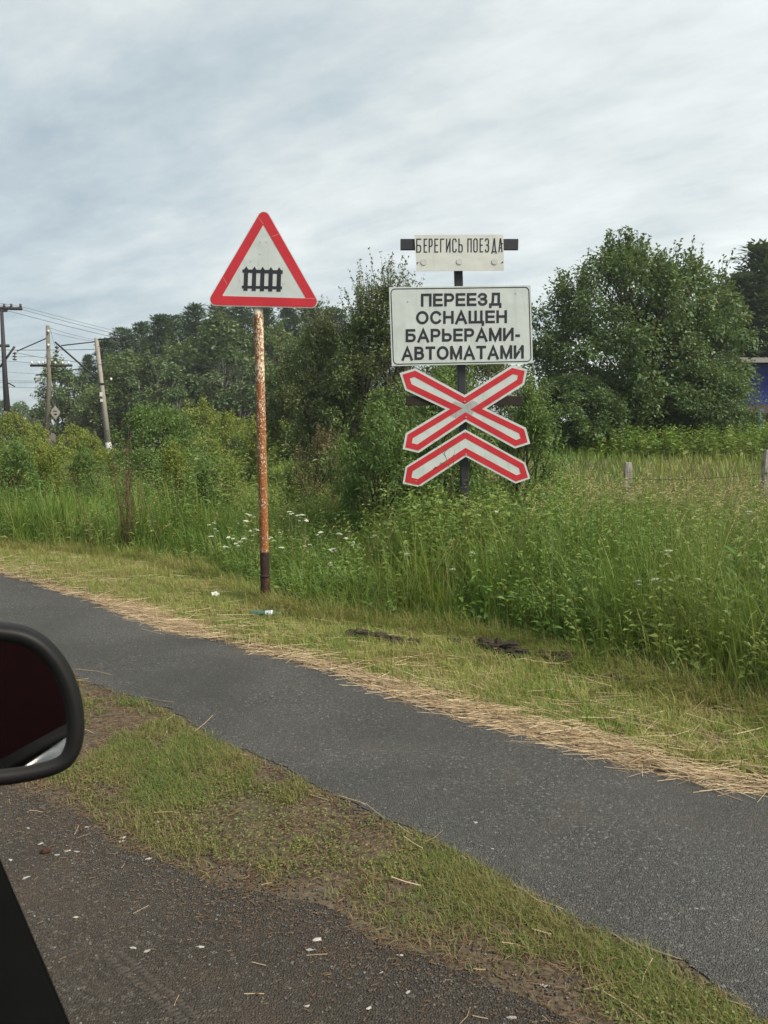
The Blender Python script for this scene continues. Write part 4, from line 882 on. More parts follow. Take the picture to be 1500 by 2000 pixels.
# dark tree with upright shoots behind the signs
plant_tree('dark_tree', broadleaf(6.0, 2.55, 0.15, 260, 140, 0.110, 0.058, 0.30, cr=0.16, shoots=170, sh_len=1.4, shoot_leaf=26, stems=5, hollow=0.2), (gx(632, 20), 20, 0), 'dark dense tree with upright shoots behind the rusty pole', 'tree', 'bark', 'leaf_dark', hz(648, 20)/6.0)
plant_tree('dark_tree', broadleaf(6.0, 2.2, 0.1, 230, 140, 0.110, 0.058, 0.28, cr=0.17, shoots=170, sh_len=1.5, shoot_leaf=28, stems=5, hollow=0.2), (gx(752, 19), 19, 0), 'dark tree with spiky top shoots behind the large text plate', 'tree', 'bark', 'leaf_dark', hz(572, 19)/6.0, 1.0)
plant_tree('dark_tree', broadleaf(4.0, 2.4, 0.1, 190, 130, 0.11, 0.058, 0.4, cr=0.17, shoots=40, sh_len=0.7, stems=5, hollow=0.2), (gx(930, 21), 21, 0), 'lower dark tree behind the cross and chevron', 'tree', 'bark', 'leaf_dark', hz(690, 21)/4.0, 2.0)
# large tree on the right
plant_tree('large_tree', broadleaf(7.2, 3.35, 0.3, 330, 150, 0.150, 0.085, 0.75, cr=0.15, airy=0.75, shoots=190, sh_len=0.9, shoot_leaf=22, stems=4, hollow=0.15), (gx(1200, 24), 24, 0), 'large round broadleaved tree beside the text plate', 'tree', 'bark', 'leaf_mid', hz(492, 24)/7.2, 0.4)
plant_tree('large_tree', broadleaf(6.0, 2.4, 0.3, 200, 150, 0.145, 0.082, 0.42, cr=0.17, airy=0.7, shoots=90, sh_len=0.9, stems=4, hollow=0.15), (gx(1315, 25.5), 25.5, 0), 'tree leaning against the large round tree on its right flank', 'tree', 'bark', 'leaf_mid', hz(520, 25.5)/6.0, 1.7)
plant_tree('large_tree', broadleaf(4.2, 2.6, 0.1, 230, 150, 0.145, 0.080, 0.5, cr=0.17, stems=5, hollow=0.2), (gx(1352, 23.5), 23.5, 0), 'low spreading tree half covering the blue house', 'tree', 'bark', 'leaf_mid', hz(715, 23.5)/4.2, 2.4)
plant_tree('large_tree', broadleaf(3.6, 2.3, 0.05, 190, 140, 0.145, 0.080, 0.5, cr=0.17, stems=5, hollow=0.2), (gx(1120, 22), 22, 0), 'dark low shrub at the foot of the large round tree', 'shrub', 'bark', 'leaf_mid', hz(740, 22)/3.6, 3.0)
# pines on the right
for i, (px, py, Y, k, lab) in enumerate([(1424, 540, 42, 1, 'slim pine left of the tallest pine above the blue house'), (1476, 484, 43, 0, 'tallest pine rising above the blue house'), (1550, 470, 45, 2, 'pine cut off by the right edge above the blue house'), (1392, 600, 43, 0, 'low dark pine between the large round tree and the blue house'), (1360, 625, 62, 2, 'pine barely showing behind the large round tree')]):
    plant_tree('pine_tree', PINES[k], (gx(px, Y), Y, 0), lab, 'tree', 'pine_bark', 'needles', hz(py, Y)/14.0, i*1.1+0.3, 'pines above the blue house', wide=1.9)
# shrubs of the middle distance, left
WB = [broadleaf(1.5, 0.62, 0.05, 60, 55, 0.10, 0.026, 0.5, shoots=60, sh_len=0.5, shoot_leaf=22, stems=9, hollow=0.05), broadleaf(1.5, 0.52, 0.05, 55, 55, 0.09, 0.024, 0.4, shoots=70, sh_len=0.6, shoot_leaf=22, stems=9, hollow=0.05)]
YB = [broadleaf(2.6, 1.5, 0.05, 60, 90, 0.16, 0.075, 0.5, shoots=26, sh_len=0.5, stems=5, hollow=0.2), broadleaf(2.6, 1.3, 0.05, 60, 90, 0.15, 0.07, 0.35, shoots=30, sh_len=0.6, stems=5, hollow=0.2)]
for i, (px, py, Y, k, lm, lab) in enumerate([(20, 800, 34, 0, 'leaf_yellow', 'yellow-green shrub at the foot of the dark steel pole'), (58, 812, 36, 1, 'leaf_yellow', 'yellow-green shrub between the dark and the upright pole'), (148, 826, 34, 0, 'leaf_yellow', 'yellow-green shrub with yellowing leaves by the diamond plate'), (170, 838, 30, 1, 'leaf_fresh', 'green shrub left of the foot of the leaning pole'),
    (60, 850, 24, 1, 'leaf_yellow', 'low yellowish shrub in the thicket by the left edge'), (128, 868, 20, 0, 'leaf_fresh', 'low green shrub in the thicket in front of the concrete poles'), (190, 872, 22, 1, 'leaf_yellow', 'low yellow-green shrub at the foot of the leaning pole'), (10, 872, 18, 0, 'leaf_fresh', 'green shrub at the left edge of the thicket'),
    (395, 772, 40, 1, 'leaf_fresh', 'fresh green bushy shrub in front of the wood'), (450, 800, 34, 0, 'leaf_yellow', 'yellow-green shrub left of the rusty pole'), (505, 808, 30, 1, 'leaf_yellow', 'yellow-green shrub just behind the rusty pole'), (560, 815, 28, 0, 'leaf_fresh', 'green shrub just right of the rusty pole'),
    (400, 838, 24, 1, 'leaf_yellow', 'pale shrub behind the white-flowered weeds'), (470, 868, 20, 0, 'leaf_fresh', 'low shrub behind the middle of the rusty pole')]):
    plant_tree('shrub', YB[k], (gx(px, Y), Y, 0), lab, 'shrub', 'bark', lm, max(0.5, 0.9*hz(py, Y)/2.6), i*1.9, 'shrubs in front of the wood', sz=0.86*hz(py, Y)/2.6)
for i, (px, py, Y, k, lm, lab) in enumerate([(25, 888, 11.5, 0, 'leaf_fresh', 'leafy mugwort bush in the thicket at the left edge'), (92, 905, 12.0, 1, 'leaf_yellow', 'yellowish weed bush in the left thicket'), (165, 900, 12.5, 0, 'leaf_fresh', 'green weed bush left of the dead brown stalks'), (335, 905, 11.5, 1, 'leaf_dry', 'brownish weed bush right of the dead brown stalks'), (398, 918, 11.0, 0, 'leaf_yellow', 'yellow-green weed bush behind the white flowers'), (452, 925, 12.0, 1, 'leaf_fresh', 'green weed bush left of the rusty pole'), (575, 925, 11.0, 0, 'leaf_yellow', 'yellow-green weed bush right of the rusty pole')]):
    plant_tree('weed_bush', WB[k], (gx(px, Y), Y, 0), lab, 'bush', 'dead', lm, hz(py, Y)/1.5, i*1.4, 'weed bushes in the left thicket')
plant_tree('willow_bush', broadleaf(2.0, 1.15, 0.05, 100, 150, 0.085, 0.030, 0.5, shoots=60, sh_len=0.45, stems=6, hollow=0.2), (gx(306, 16.5), 16.5, 0), 'round fresh green willow bush right of the leaning concrete pole', 'bush', 'bark', 'leaf_fresh', hz(800, 16.5)/2.0)
# willow bush behind the crossing sign and brown shrub beside it
plant_tree('willow_bush', broadleaf(1.75, 0.85, 0.05, 90, 130, 0.075, 0.022, 0.5, shoots=90, sh_len=0.5, shoot_leaf=26, stems=7, hollow=0.15), (gx(765, 9.3), 9.3, 0), 'bright green willow bush left of the chevron', 'bush', 'bark', 'leaf_willow', hz(815, 9.3)/1.75, 0.5)
plant_tree('willow_bush', broadleaf(2.0, 0.75, 0.05, 80, 120, 0.075, 0.022, 0.5, shoots=90, sh_len=0.5, shoot_leaf=26, stems=7, hollow=0.15), (gx(880, 9.6), 9.6, 0), 'bright green willow bush directly behind the cross', 'bush', 'bark', 'leaf_willow', hz(760, 9.6)/2.0, 1.5)
plant_tree('willow_bush', broadleaf(1.7, 0.6, 0.05, 60, 110, 0.07, 0.020, 0.5, shoots=90, sh_len=0.5, shoot_leaf=24, stems=7, hollow=0.15), (gx(1030, 10.0), 10.0, 0), 'thin grey-green willow bush right of the chevron', 'bush', 'bark', 'leaf_willow', hz(800, 10.0)/1.7, 2.5)
plant_tree('dry_shrub', broadleaf(1.5, 0.8, 0.05, 60, 70, 0.05, 0.018, 0.5, shoots=80, sh_len=0.5, shoot_leaf=14, stems=9, hollow=0.1), (gx(625, 11.0), 11.0, 0), 'brownish half-dry shrub between the rusty pole and the willow bush', 'shrub', 'dead', 'leaf_dry', hz(872, 11.0)/1.5, 0.2)
# ------------------------------------------------------------------ poles and overhead wires on the left
M['concrete'] = plain('weathered_concrete', (0.235, 0.215, 0.185), 0.9, 0.15, var=0.3, nscale=5, bstr=0.4, bdist=0.01)
M['old_timber'] = plain('grey_timber', (0.150, 0.135, 0.105), 0.9, 0.1, var=0.35, nscale=4, bstr=0.4, bdist=0.01)
M['steel_dark'] = plain('dark_steel', (0.022, 0.019, 0.022), 0.7, 0.3, var=0.3)
M['whitewash'] = plain('whitewash', (0.42, 0.42, 0.41), 0.9, 0.1, var=0.2)
M['white_paint'] = plain('white_paint', (0.62, 0.62, 0.58), 0.6, 0.3, var=0.08)
M['rusty_plate'] = plain('stained_white_plate', (0.36, 0.33, 0.29), 0.8, 0.2, var=0.4, nscale=6)
M['insulator'] = plain('brown_insulator', (0.045, 0.030, 0.026), 0.3, 0.5)
M['wire'] = plain('wire', (0.055, 0.056, 0.060), 0.7, 0.3)
YP = 48.0; K = YP/F
def Q(px, py, Y=YP): return np.array(at(px, py, Y))
def bar(name, parent, a, b, r, mat, base, n=6):
    pa = Q(*a)-base; pb = Q(*b)-base; return tube_obj(name, [(np.stack([pa, pb]), [r, r])], M[mat], parent, n)
# dark steel pole at the left edge
b1 = np.array([gx(18, YP), YP, 0.0]); r1 = empty('steel_pole', b1); tag(r1, 'dark steel line pole with top crossarm at the left edge', 'utility pole')
tube_obj('pole', [(np.stack([Q(3, 604)-b1, Q(10, 740)-b1, [0, 0, -0.3]]), [0.10, 0.16, 0.26])], M['steel_dark'], r1, 8)
bar('top_crossarm', r1, (-75, 600), (43, 603), 0.10, 'steel_dark', b1, 4); bar('crossarm_brace', r1, (-20, 606), (14, 607), 0.08, 'steel_dark', b1, 4)
bar('middle_crossarm', r1, (-30, 675), (18, 675.5), 0.09, 'steel_dark', b1, 4); bar('bracket_arm', r1, (0, 717), (28.5, 677), 0.07, 'steel_dark', b1, 4); bar('lower_crossarm', r1, (-30, 818), (16, 818), 0.12, 'steel_dark', b1, 4)
bar('side_strut', r1, (14, 747), (29, 755), 0.04, 'steel_dark', b1)
for px in (8, 22, 40, -12): tube_obj('insulator', [(np.stack([Q(px, y)-b1 for y in (600.5, 598, 596.5, 594.5, 593)]), [0.04, 0.09, 0.05, 0.09, 0.03])], M['insulator'], r1, 8)
def string_insulator(parent, base, px, y0, y1):
    ys = np.linspace(y0, y1, 13); tube_obj('hanging_insulator', [(np.stack([Q(px, y)-base for y in ys]), [0.02 if i % 4 < 2 else 0.13 for i in range(13)])], M['insulator'], parent, 8)
string_insulator(r1, b1, 28.6, 687, 704)
# upright pole with the diamond plate
b2 = np.array([gx(100, YP), YP-1, 0.0]); Y2 = YP-1
def bar2(name, parent, a, b, r, mat, base, Y, n=6):
    return tube_obj(name, [(np.stack([Q(*a, Y)-base, Q(*b, Y)-base]), [r, r])], M[mat], parent, n)
r2 = empty('upright_pole', b2); tag(r2, 'upright grey line pole with dark crossarm and diamond plate', 'utility pole')
tube_obj('pole', [(np.stack([Q(93, 636, Y2)-b2, Q(96, 740, Y2)-b2, [0, 0, -0.3]]), [0.115, 0.135, 0.16])], M['old_timber'], r2, 8)
bar2('crossarm', r2, (57, 713.5), (139, 713.5), 0.075, 'steel_dark', b2-np.array([0, 0.15, 0]), Y2-0.15, 4)
bar2('stay_bar', r2, (90, 661), (33, 686), 0.035, 'steel_dark', b2, Y2); bar2('side_arm', r2, (70, 732.5), (91, 731), 0.04, 'steel_dark', b2, Y2); bar2('lower_arm', r2, (97, 729), (161, 719.5), 0.035, 'steel_dark', b2, Y2)
for px in (62, 76, 84, 108, 122, 134): tube_obj('insulator', [(np.stack([Q(px, y, Y2)-b2 for y in (712, 709, 707, 706)]), [0.03, 0.06, 0.06, 0.02])], M['white_paint'], r2, 6)
for py in (647, 674): tube_obj('white_insulator', [(np.stack([Q(94.5, py-2.5, Y2-.16)-b2, Q(94.5, py+2.5, Y2-.16)-b2]), [0.06, 0.06])], M['white_paint'], r2, 8)
c = Q(108, 806, Y2-0.2)-b2; w, h = 9.5*K, 13.5*K
dp = prism_obj('diamond_plate', [(c[0]-w, c[2]), (c[0], c[2]+h), (c[0]+w, c[2]), (c[0], c[2]-h)], 0.0, 0.02, M['rusty_plate'], r2); dp.location.y = c[1]; dp['label'] = 'diamond-shaped stained white plate with dark marking'
for (x0, z0, x1, z1) in ((-0.4, 0.28, 0.35, 0.12), (-0.15, -0.02, 0.2, -0.42), (-0.3, -0.18, 0.3, -0.25)):
    box_obj('marking', (c[0]+(x0+x1)/2*w, -0.006, c[2]+(z0+z1)/2*h), (abs(x1-x0)*w, 0.01, max(0.05, abs(z1-z0)*h*0.45)), M['bar_brown'], dp)
# leaning concrete pole
Y3 = 45.0; b3 = np.array([gx(213, Y3), Y3, 0.0]); r3 = empty('leaning_pole', b3); tag(r3, 'leaning concrete line pole with whitewashed foot and steel strut', 'utility pole')
top3 = Q(188, 660, Y3)-b3; ft = np.array([0, 0, -0.3]); P3 = lambda t: ft+(top3-ft)*t
tube_obj('pole', [(np.stack([P3(0), P3(0.5), P3(1)]), [0.185, 0.15, 0.115])], M['concrete'], r3, 4, smooth=False)
tube_obj('whitewashed_foot', [(np.stack([P3(0.0), P3(0.135)]), [0.192, 0.182])], M['whitewash'], r3, 4, smooth=False)
tube_obj('clamp', [(np.stack([P3(0.615), P3(0.63)]), [0.17, 0.17])], M['steel_dark'], r3, 8)
bar2('strut', r3, (107.5, 668), (191, 741), 0.055, 'steel_dark', b3, Y3-0.1); bar2('stay_bar', r3, (119.6, 675), (186, 667.5), 0.035, 'steel_dark', b3, Y3); bar2('top_arm', r3, (190, 663.5), (229, 659.7), 0.045, 'steel_dark', b3, Y3); bar2('arm_brace', r3, (203, 671), (206, 663), 0.03, 'steel_dark', b3, Y3)
string_insulator(r3, b3, 111, 674, 697); string_insulator(r3, b3, 229, 658, 671)
for py, hh in ((770, 8), (782, 5)): box_obj('number_plate', Vector(Q(197.5+(py-770)*0.09, py, Y3-0.22)-b3), (5.5*Y3/F, 0.01, hh*Y3/F), M['white_paint'], r3)
bar2('side_pin', r3, (202, 741), (217, 741), 0.02, 'steel_dark', b3, Y3); 
tube_obj('white_insulator', [(np.stack([Q(217, 738, Y3)-b3, Q(217, 743, Y3)-b3]), [0.06, 0.06])], M['white_paint'], r3, 8)
# wires, each one a thing
def wire(pts, label, sag=0.0, r=0.012, Y0=YP, Y1=YP):
    n = 14; a = np.stack([Q(p[0], p[1], Y0+(Y1-Y0)*i/(len(pts)-1)) for i, p in enumerate(pts)])
    t = np.linspace(0, len(pts)-1, n); P = np.stack([np.interp(t, np.arange(len(pts)), a[:, k]) for k in range(3)], 1); u = t/(len(pts)-1); P[:, 2] -= sag*4*u*(1-u)
    o = tube_obj('overhead_wire', [(P, np.full(n, r))], M['wire'], None, 4); tag(o, label, 'wire', 'overhead wires between the poles'); return o
wire([(-60, 580), (40, 594), (262, 655)], 'topmost wire from the dark pole crossarm towards the wood', 0.15, Y1=64)
wire([(-70, 585), (22, 594), (234, 654)], 'second wire from the dark pole crossarm towards the wood', 0.15, Y1=52)
wire([(-60, 592), (8, 600), (228, 660)], 'third wire from the dark pole to the arm of the leaning pole', 0.15, Y1=45)
wire([(96, 640), (187, 664)], 'upper short wire between the tops of the two concrete poles', 0.05, 0.009, 47, 45)
wire([(96, 648), (187, 667)], 'lower short wire between the tops of the two concrete poles', 0.05, 0.009, 47, 45)
wire([(-60, 683), (187, 682.5)], 'level contact wire reaching the leaning pole', 0.03, 0.016, 48, 45)
wire([(28, 688), (92, 697), (300, 720), (545, 764)], 'lower long wire crossing in front of the wood to the rusty pole', 0.1, 0.012, 48, 38)
wire([(-40, 697), (72, 696)], 'short level wire left of the upright pole', 0.02, 0.010)
wire([(-30, 702), (28, 704), (90, 711)], 'wire from the hanging insulator to the upright pole', 0.05, 0.010)
wire([(190, 676), (300, 690), (545, 742)], 'upper long wire from the leaning pole across the wood', 0.12, 0.012, 45, 38)
wire([(-40, 722), (92, 731)], 'thin wire to the side arm of the upright pole', 0.03, 0.008)
wire([(-40, 742), (90, 744.5)], 'upper of the level rail wires near the horizon', 0.02, 0.010, 52, 52)
wire([(-40, 747), (90, 747)], 'middle of the level rail wires near the horizon', 0.02, 0.010, 52, 52)
wire([(-40, 754.5), (90, 757.5)], 'lowest of the level rail wires near the horizon', 0.02, 0.010, 52, 52)
wire([(98, 641), (104, 652), (108, 662), (112, 676)], 'slack loop wire beside the top of the upright pole', 0.5, 0.009, 47, 46)

# ------------------------------------------------------------------ blue house on the right
M['blue_wall'] = plain('blue_boards', (0.035, 0.050, 0.24), 0.75, 0.25, var=0.12, nscale=3)
M['brown_wall'] = plain('brown_boards', (0.21, 0.095, 0.045), 0.8, 0.2, var=0.2, nscale=4)
M['roof'] = plain('grey_roofing', (0.27, 0.25, 0.23), 0.85, 0.2, var=0.2, nscale=3)
M['dark_wood'] = plain('dark_boards', (0.045, 0.035, 0.035), 0.9, 0.1)  # even dark brown of the porch roof and the door
def house():
    Y = 36.0; x0 = gx(1418, Y); x1 = x0+9.0; zt = hz(703, Y)-0.15; zm = hz(797, Y)
    root = empty('house', (x0, Y, 0.0)); tag(root, 'blue-walled house behind the trees at the right edge', 'house')
    L = x1-x0
    # upper boards, one by one
    n = 10; hb = (zt-zm)/n
    for i in range(n): box_obj('board', (L/2, 0, zm+hb*(i+0.5)), (L, 0.05, hb-0.012), M['blue_wall'], root)
    box_obj('upper_wall', (L/2, 2.6, (zt+zm)/2), (L-0.02, 5.1, zt-zm), M['blue_wall'], root)
    box_obj('lower_wall', (L/2, 2.7, zm/2-0.05), (L-0.1, 5.0, zm-0.1), M['brown_wall'], root)
    rf = box_obj('porch_roof', (L/2+0.5, -0.7, zm-0.08), (L, 1.5, 0.09), M['dark_wood'], root, Matrix.Rotation(math.radians(16), 3, 'X'))
    bm = bmesh.new(); y0, y1 = -0.75, 6.0; zr = zt+0.18
    v = [bm.verts.new(p) for p in ((-0.6, y0, zt+0.02), (L+0.6, y0, zt+0.02), (L+0.6, 2.6, zr), (-0.6, 2.6, zr), (L+0.6, y1, zt), (-0.6, y1, zt))]
    f1 = bm.faces.new((v[0], v[1], v[2], v[3])); f2 = bm.faces.new((v[3], v[2], v[4], v[5]))
    r = bmesh.ops.extrude_face_region(bm, geom=[f1, f2]); bmesh.ops.translate(bm, verts=[g for g in r['geom'] if isinstance(g, bmesh.types.BMVert)], vec=(0, 0, 0.16))
    bm_obj('roof', bm, M['roof'], root)
    box_obj('fascia', (L/2, y0-0.02, zt+0.08), (L+1.2, 0.04, 0.22), M['roof'], root)
    for i, x in enumerate((4.2, 7.0)):
        w = box_obj('window', (x, -0.03, (zt+zm)/2+0.1), (1.1, 0.06, 1.2), M['white_paint'], root, bevel=0.01); box_obj('pane', (x, -0.065, (zt+zm)/2+0.1), (0.9, 0.02, 1.0), M['pane'], w)
    door = box_obj('door', (3.0, 0.18, 1.0), (0.9, 0.06, 2.0), M['dark_wood'], root)
    tube_obj('flue_pipe', [([(gx(1403, Y)-x0, 1.0, zt-0.5), (gx(1403, Y)-x0, 1.0, hz(683, Y))], [0.10, 0.10])], M['white_paint'], root, 10)
M['pane'] = plain('window_pane', (0.03, 0.035, 0.04), 0.12, 0.6)
house()
# teal fence picket by the house
gp = empty('gate_post', (gx(1483, 30), 30, 0.3)); tag(gp, 'small teal painted post in front of the blue house', 'post')
M['teal'] = plain('teal_paint', (0.12, 0.20, 0.19), 0.8)
box_obj('post', (0, 0, 0.9), (0.12, 0.12, 1.9), M['teal'], gp, bevel=0.01); box_obj('cap', (0, 0, 1.87), (0.16, 0.16, 0.05), M['teal'], gp)
# concrete fence posts in the meadow with a sagging wire
def fence_post(px, pt, Y, lab, lean, w=0.125):
    z0 = float(el(gx(px, Y), Y)); o = empty('fence_post', (gx(px, Y), Y, z0), (0, lean, 0)); tag(o, lab, 'fence post', 'concrete fence posts in the meadow')
    H = hz(pt, Y)-z0; bm = bmesh.new(); bm_box(bm, (0, 0, H/2-0.1), (w, w, H+0.2)); bmesh.ops.subdivide_edges(bm, edges=list(bm.edges), cuts=5, use_grid_fill=True)
    for v in bm.verts:
        k = 0.008; v.co += Vector((mnoise.noise(v.co*9)*k, mnoise.noise(v.co*9+Vector((5, 0, 0)))*k, mnoise.noise(v.co*9+Vector((0, 7, 0)))*k*(1.5 if v.co.z > H-0.1 else 0.3)))
        if v.co.z > H*0.9: v.co.x *= 0.86; v.co.y *= 0.86
    bm_obj('shaft', bm, M['old_concrete'], o)
    tube_obj('wire_tie', [([(-w*0.56, -w*0.56, H*0.62), (w*0.56, -w*0.56, H*0.62), (w*0.56, w*0.56, H*0.62)], [0.004]*3)], M['steel_dark'], o, 4)
    return Vector((gx(px, Y), Y-0.08, z0+H*0.62))
def old_concrete():
    m, nt = new_mat('stained_concrete'); t = NT(nt); co = t.coord()
    mp = t.n('ShaderNodeMapping', {'Vector': co, 'Scale': (1, 1, 0.3)}).outputs[0]
    c = t.ramp(t.noise(16, 5, 0.65, mp), [(0.36, (0.075, 0.066, 0.056)), (0.5, (0.27, 0.25, 0.215)), (0.7, (0.42, 0.39, 0.34))])
    t.out(t.bsdf(c, 0.95, 0.1, bump=t.noise(30, 4, 0.6, co), bstr=0.5, bdist=0.01)); return m
M['old_concrete'] = old_concrete()
pA = fence_post(1231, 903, 13.6, 'short weathered concrete fence post standing alone in the meadow', -0.03)
pB = fence_post(1500, 878, 13.0, 'concrete fence post cut by the right edge of the meadow', 0.02)
t = np.linspace(0, 1, 9)[:, None]; P = np.array(pA)*(1-t)+np.array(pB)*t; P[:, 2] -= 0.05*4*(t*(1-t))[:, 0]
tag(tube_obj('fence_wire', [(P, np.full(9, 0.004))], M['steel_dark'], None, 4), 'thin rusty wire between the two concrete fence posts', 'wire')
# ------------------------------------------------------------------ plants one can pick out
leaf_me = None
def leaf_shape(name, L, Wd, n=5):
    """one pointed, folded leaf along +X"""
    V, Fc = [], []
    for i in range(n+1):
        t = i/n; w = Wd*0.5*math.sin(math.pi*min(1, 0.06+0.94*t)**0.8)*(1 if i < n else 0); z = -0.25*L*t*t
        V += [(L*t, -w, z+w*0.35), (L*t, 0, z), (L*t, w, z+w*0.35)]
    for i in range(n):
        a = 3*i; Fc += [(a, a+1, a+4, a+3), (a+1, a+2, a+5, a+4)]
    return np_mesh(name, V, [np.array(Fc)], np.full(len(V), 0.5))
M['herb_stem'] = plain('herb_stem', (0.075, 0.095, 0.034), 0.7, 0.2)
LM = [leaf_shape('leaf', 0.185, 0.042), leaf_shape('leaf', 0.160, 0.036), leaf_shape('leaf', 0.135, 0.040)]
def herb_mat(name, col): return leaf_mat(name, [col, col], 0.3)
for i, m_ in enumerate(LM): m_.materials.append(herb_mat('herb_leaf', ((0.075, 0.155, 0.028), (0.100, 0.185, 0.036), (0.130, 0.205, 0.045))[i]))
def herb(px, base_y, top_py, lab, n=18, lean=0.06, group='leafy goldenrod stalks below the chevron'):
    base = ground(px, base_y); Y = base.y; H = max(0.3, hz(top_py, Y)); o = empty('goldenrod', base); tag(o, lab, 'plant', group)
    a = RNG.uniform(0, 6.28); t = np.linspace(0, 1, 7); pts = np.stack([lean*H*t**2*math.cos(a), lean*H*t**2*math.sin(a), H*t-0.02], 1)
    tube_obj('stem', [(pts, 0.0045*(1.1-0.8*t))], M['herb_stem'], o, 5)
    for k in range(n):
        u = 0.22+0.78*(k+0.5)/n; az = k*2.4+RNG.uniform(-0.3, 0.3); me = LM[RNG.integers(3)]
        lf = link('leaf', me, None, o); lf.location = (lean*H*u**2*math.cos(a), lean*H*u**2*math.sin(a), H*u-0.02); lf.rotation_euler = (RNG.normal(0, 0.2), -RNG.uniform(0.1, 0.7)-0.3*u, az); s = (1.15-0.55*u)*RNG.uniform(0.8, 1.2); lf.scale = (s, s, s)
herbs = [(812, 1128, 992, 'goldenrod stalk with long leaves below the tip of the chevron arm'), (842, 1118, 980, 'tall goldenrod stalk just left of the dark sign post'), (872, 1112, 985, 'goldenrod stalk in front of the foot of the dark post'), (790, 1140, 1015, 'goldenrod stalk at the left of the clump below the chevron'), (900, 1128, 1000, 'goldenrod stalk hiding the foot of the dark post'), (858, 1150, 1035, 'shorter goldenrod stalk in front of the clump'),
         (826, 1160, 1052, 'short goldenrod stalk low in the clump'), (930, 1130, 1020, 'goldenrod stalk right of the dark post'), (760, 1120, 1040, 'goldenrod stalk beside the willow bush'), (985, 1135, 1030, 'leafy stalk between the post and the meadow'), (700, 1145, 1075, 'leafy stalk among the white flowers'), (1110, 1160, 1040, 'leafy stalk standing in the tall grass right of the signs'), (1440, 1290, 1100, 'leafy stalk near the right edge in the tall grass')]
for hb in herbs: herb(hb[0], hb[1]+12, hb[2]-26, hb[3], n=20)
# thin mugwort sprig in front of the chevron arm
def sprig():
    base = ground(905, 1150); o = empty('mugwort_sprig', base); tag(o, 'thin flowering sprig rising in front of the chevron arm', 'plant'); Y = base.y
    pts = np.stack([np.array(at(px, py, Y)-base) for px, py in ((905, 1090), (893, 1000), (880, 920), (866, 880), (858, 858))]); tube_obj('stem', [(pts, [0.004, 0.0035, 0.003, 0.002, 0.001])], M['herb_stem'], o, 5)
    for px, py, ex, ey in ((884, 935, 888, 878), (872, 895, 850, 870), (876, 905, 860, 905), (868, 885, 878, 872), (862, 868, 848, 862), (886, 930, 862, 925)):
        a = np.array(at(px, py, Y)-base); b_ = np.array(at(ex, ey, Y-0.03)-base); tube_obj('twig', [(np.stack([a, (a+b_)/2+[0, 0, 0.01], b_]), [0.002, 0.0015, 0.001])], M['herb_stem'], o, 4)
        for k in range(5):
            t_ = 0.3+0.7*k/4; lf = link('leaf', LM[k % 3], None, o); lf.location = a+(b_-a)*t_; lf.rotation_euler = (0, RNG.uniform(-0.6, 0.4), RNG.uniform(0, 6.28)); s = RNG.uniform(0.15, 0.27); lf.scale = (s, s, s)
sprig()
# white yarrow: stems with flat flower heads, one thing each
M['yarrow'] = plain('yarrow_white', (0.50, 0.50, 0.43), 0.8, 0.2, var=0.12, nscale=60)
M['yellow_petal'] = plain('yellow_petal', (0.55, 0.40, 0.03), 0.7, 0.2)
def flower_head(r, h, n=9):
    bm = bmesh.new()
    for k in range(n):
        a = k*2.4; d = r*math.sqrt((k+0.3)/n); ico = bmesh.ops.create_icosphere(bm, subdivisions=1, radius=r*0.26)
        bmesh.ops.transform(bm, matrix=Matrix.Translation((d*math.cos(a), d*math.sin(a), h*(1-(d/r)**2)*0.5)) @ Matrix.Diagonal((1, 1, 0.42, 1)), verts=ico['verts'])
    me = bpy.data.meshes.new('flower_head'); bm.to_mesh(me); bm.free(); return me
FH = [flower_head(0.021, 0.010, 13), flower_head(0.015, 0.008, 9), flower_head(0.026, 0.012, 16)]
for m_ in FH: m_.materials.append(M['yarrow'])
YF = flower_head(0.009, 0.004, 4); YF.materials.append(M['yellow_petal'])
def stem_mesh(): 
    V, f, r = tubes([(np.stack([[0, 0, 0], [0.01, 0, 0.5], [0, 0, 1.0]]), [0.003, 0.0025, 0.002])], 4); me = np_mesh('stem', V, f, r); me.materials.append(M['herb_stem']); return me
STEM = stem_mesh()
def flower(name, px, py, Y, heads, lab, cat, grp, spread=0.05):
    p = at(px, py, Y); o = empty(name, (p.x, p.y, 0)); tag(o, lab, cat, grp); o.rotation_euler = (0, 0, RNG.uniform(0, 6.28)); H = max(0.1, p.z)
    s = link('stem', STEM, None, o); s.scale = (1, 1, H)
    for k in range(len(heads)):
        h_ = link('flower_head', heads[k], None, o); a = RNG.uniform(0, 6.28); d = 0 if k == 0 else spread*RNG.uniform(0.6, 1.2); h_.location = (d*math.cos(a), d*math.sin(a), H-0.3*d); h_.rotation_euler = (RNG.normal(0, 0.2), RNG.normal(0, 0.2), 0)
ypx = [(418, 1022), (420, 1033), (412, 1048), (446, 1050), (465, 1022), (470, 1058), (484, 1005), (496, 1010), (480, 1018), (498, 1034), (494, 1046), (476, 1052), (460, 1062), (466, 1082), (474, 1084), (530, 1050), (546, 1040), (565, 1000), (570, 1004), (578, 1008), (590, 1006), (596, 1014), (620, 1045), (626, 1040), (605, 1064), (600, 1078), (550, 1070), (660, 1042), (683, 1038), (676, 1052), (652, 1072), (656, 1076), (640, 1088), (595, 1112), (726, 1050), (732, 1046), (690, 1060), (570, 1075), (700, 1070), (645, 1100), (510, 1010), (440, 1068)]
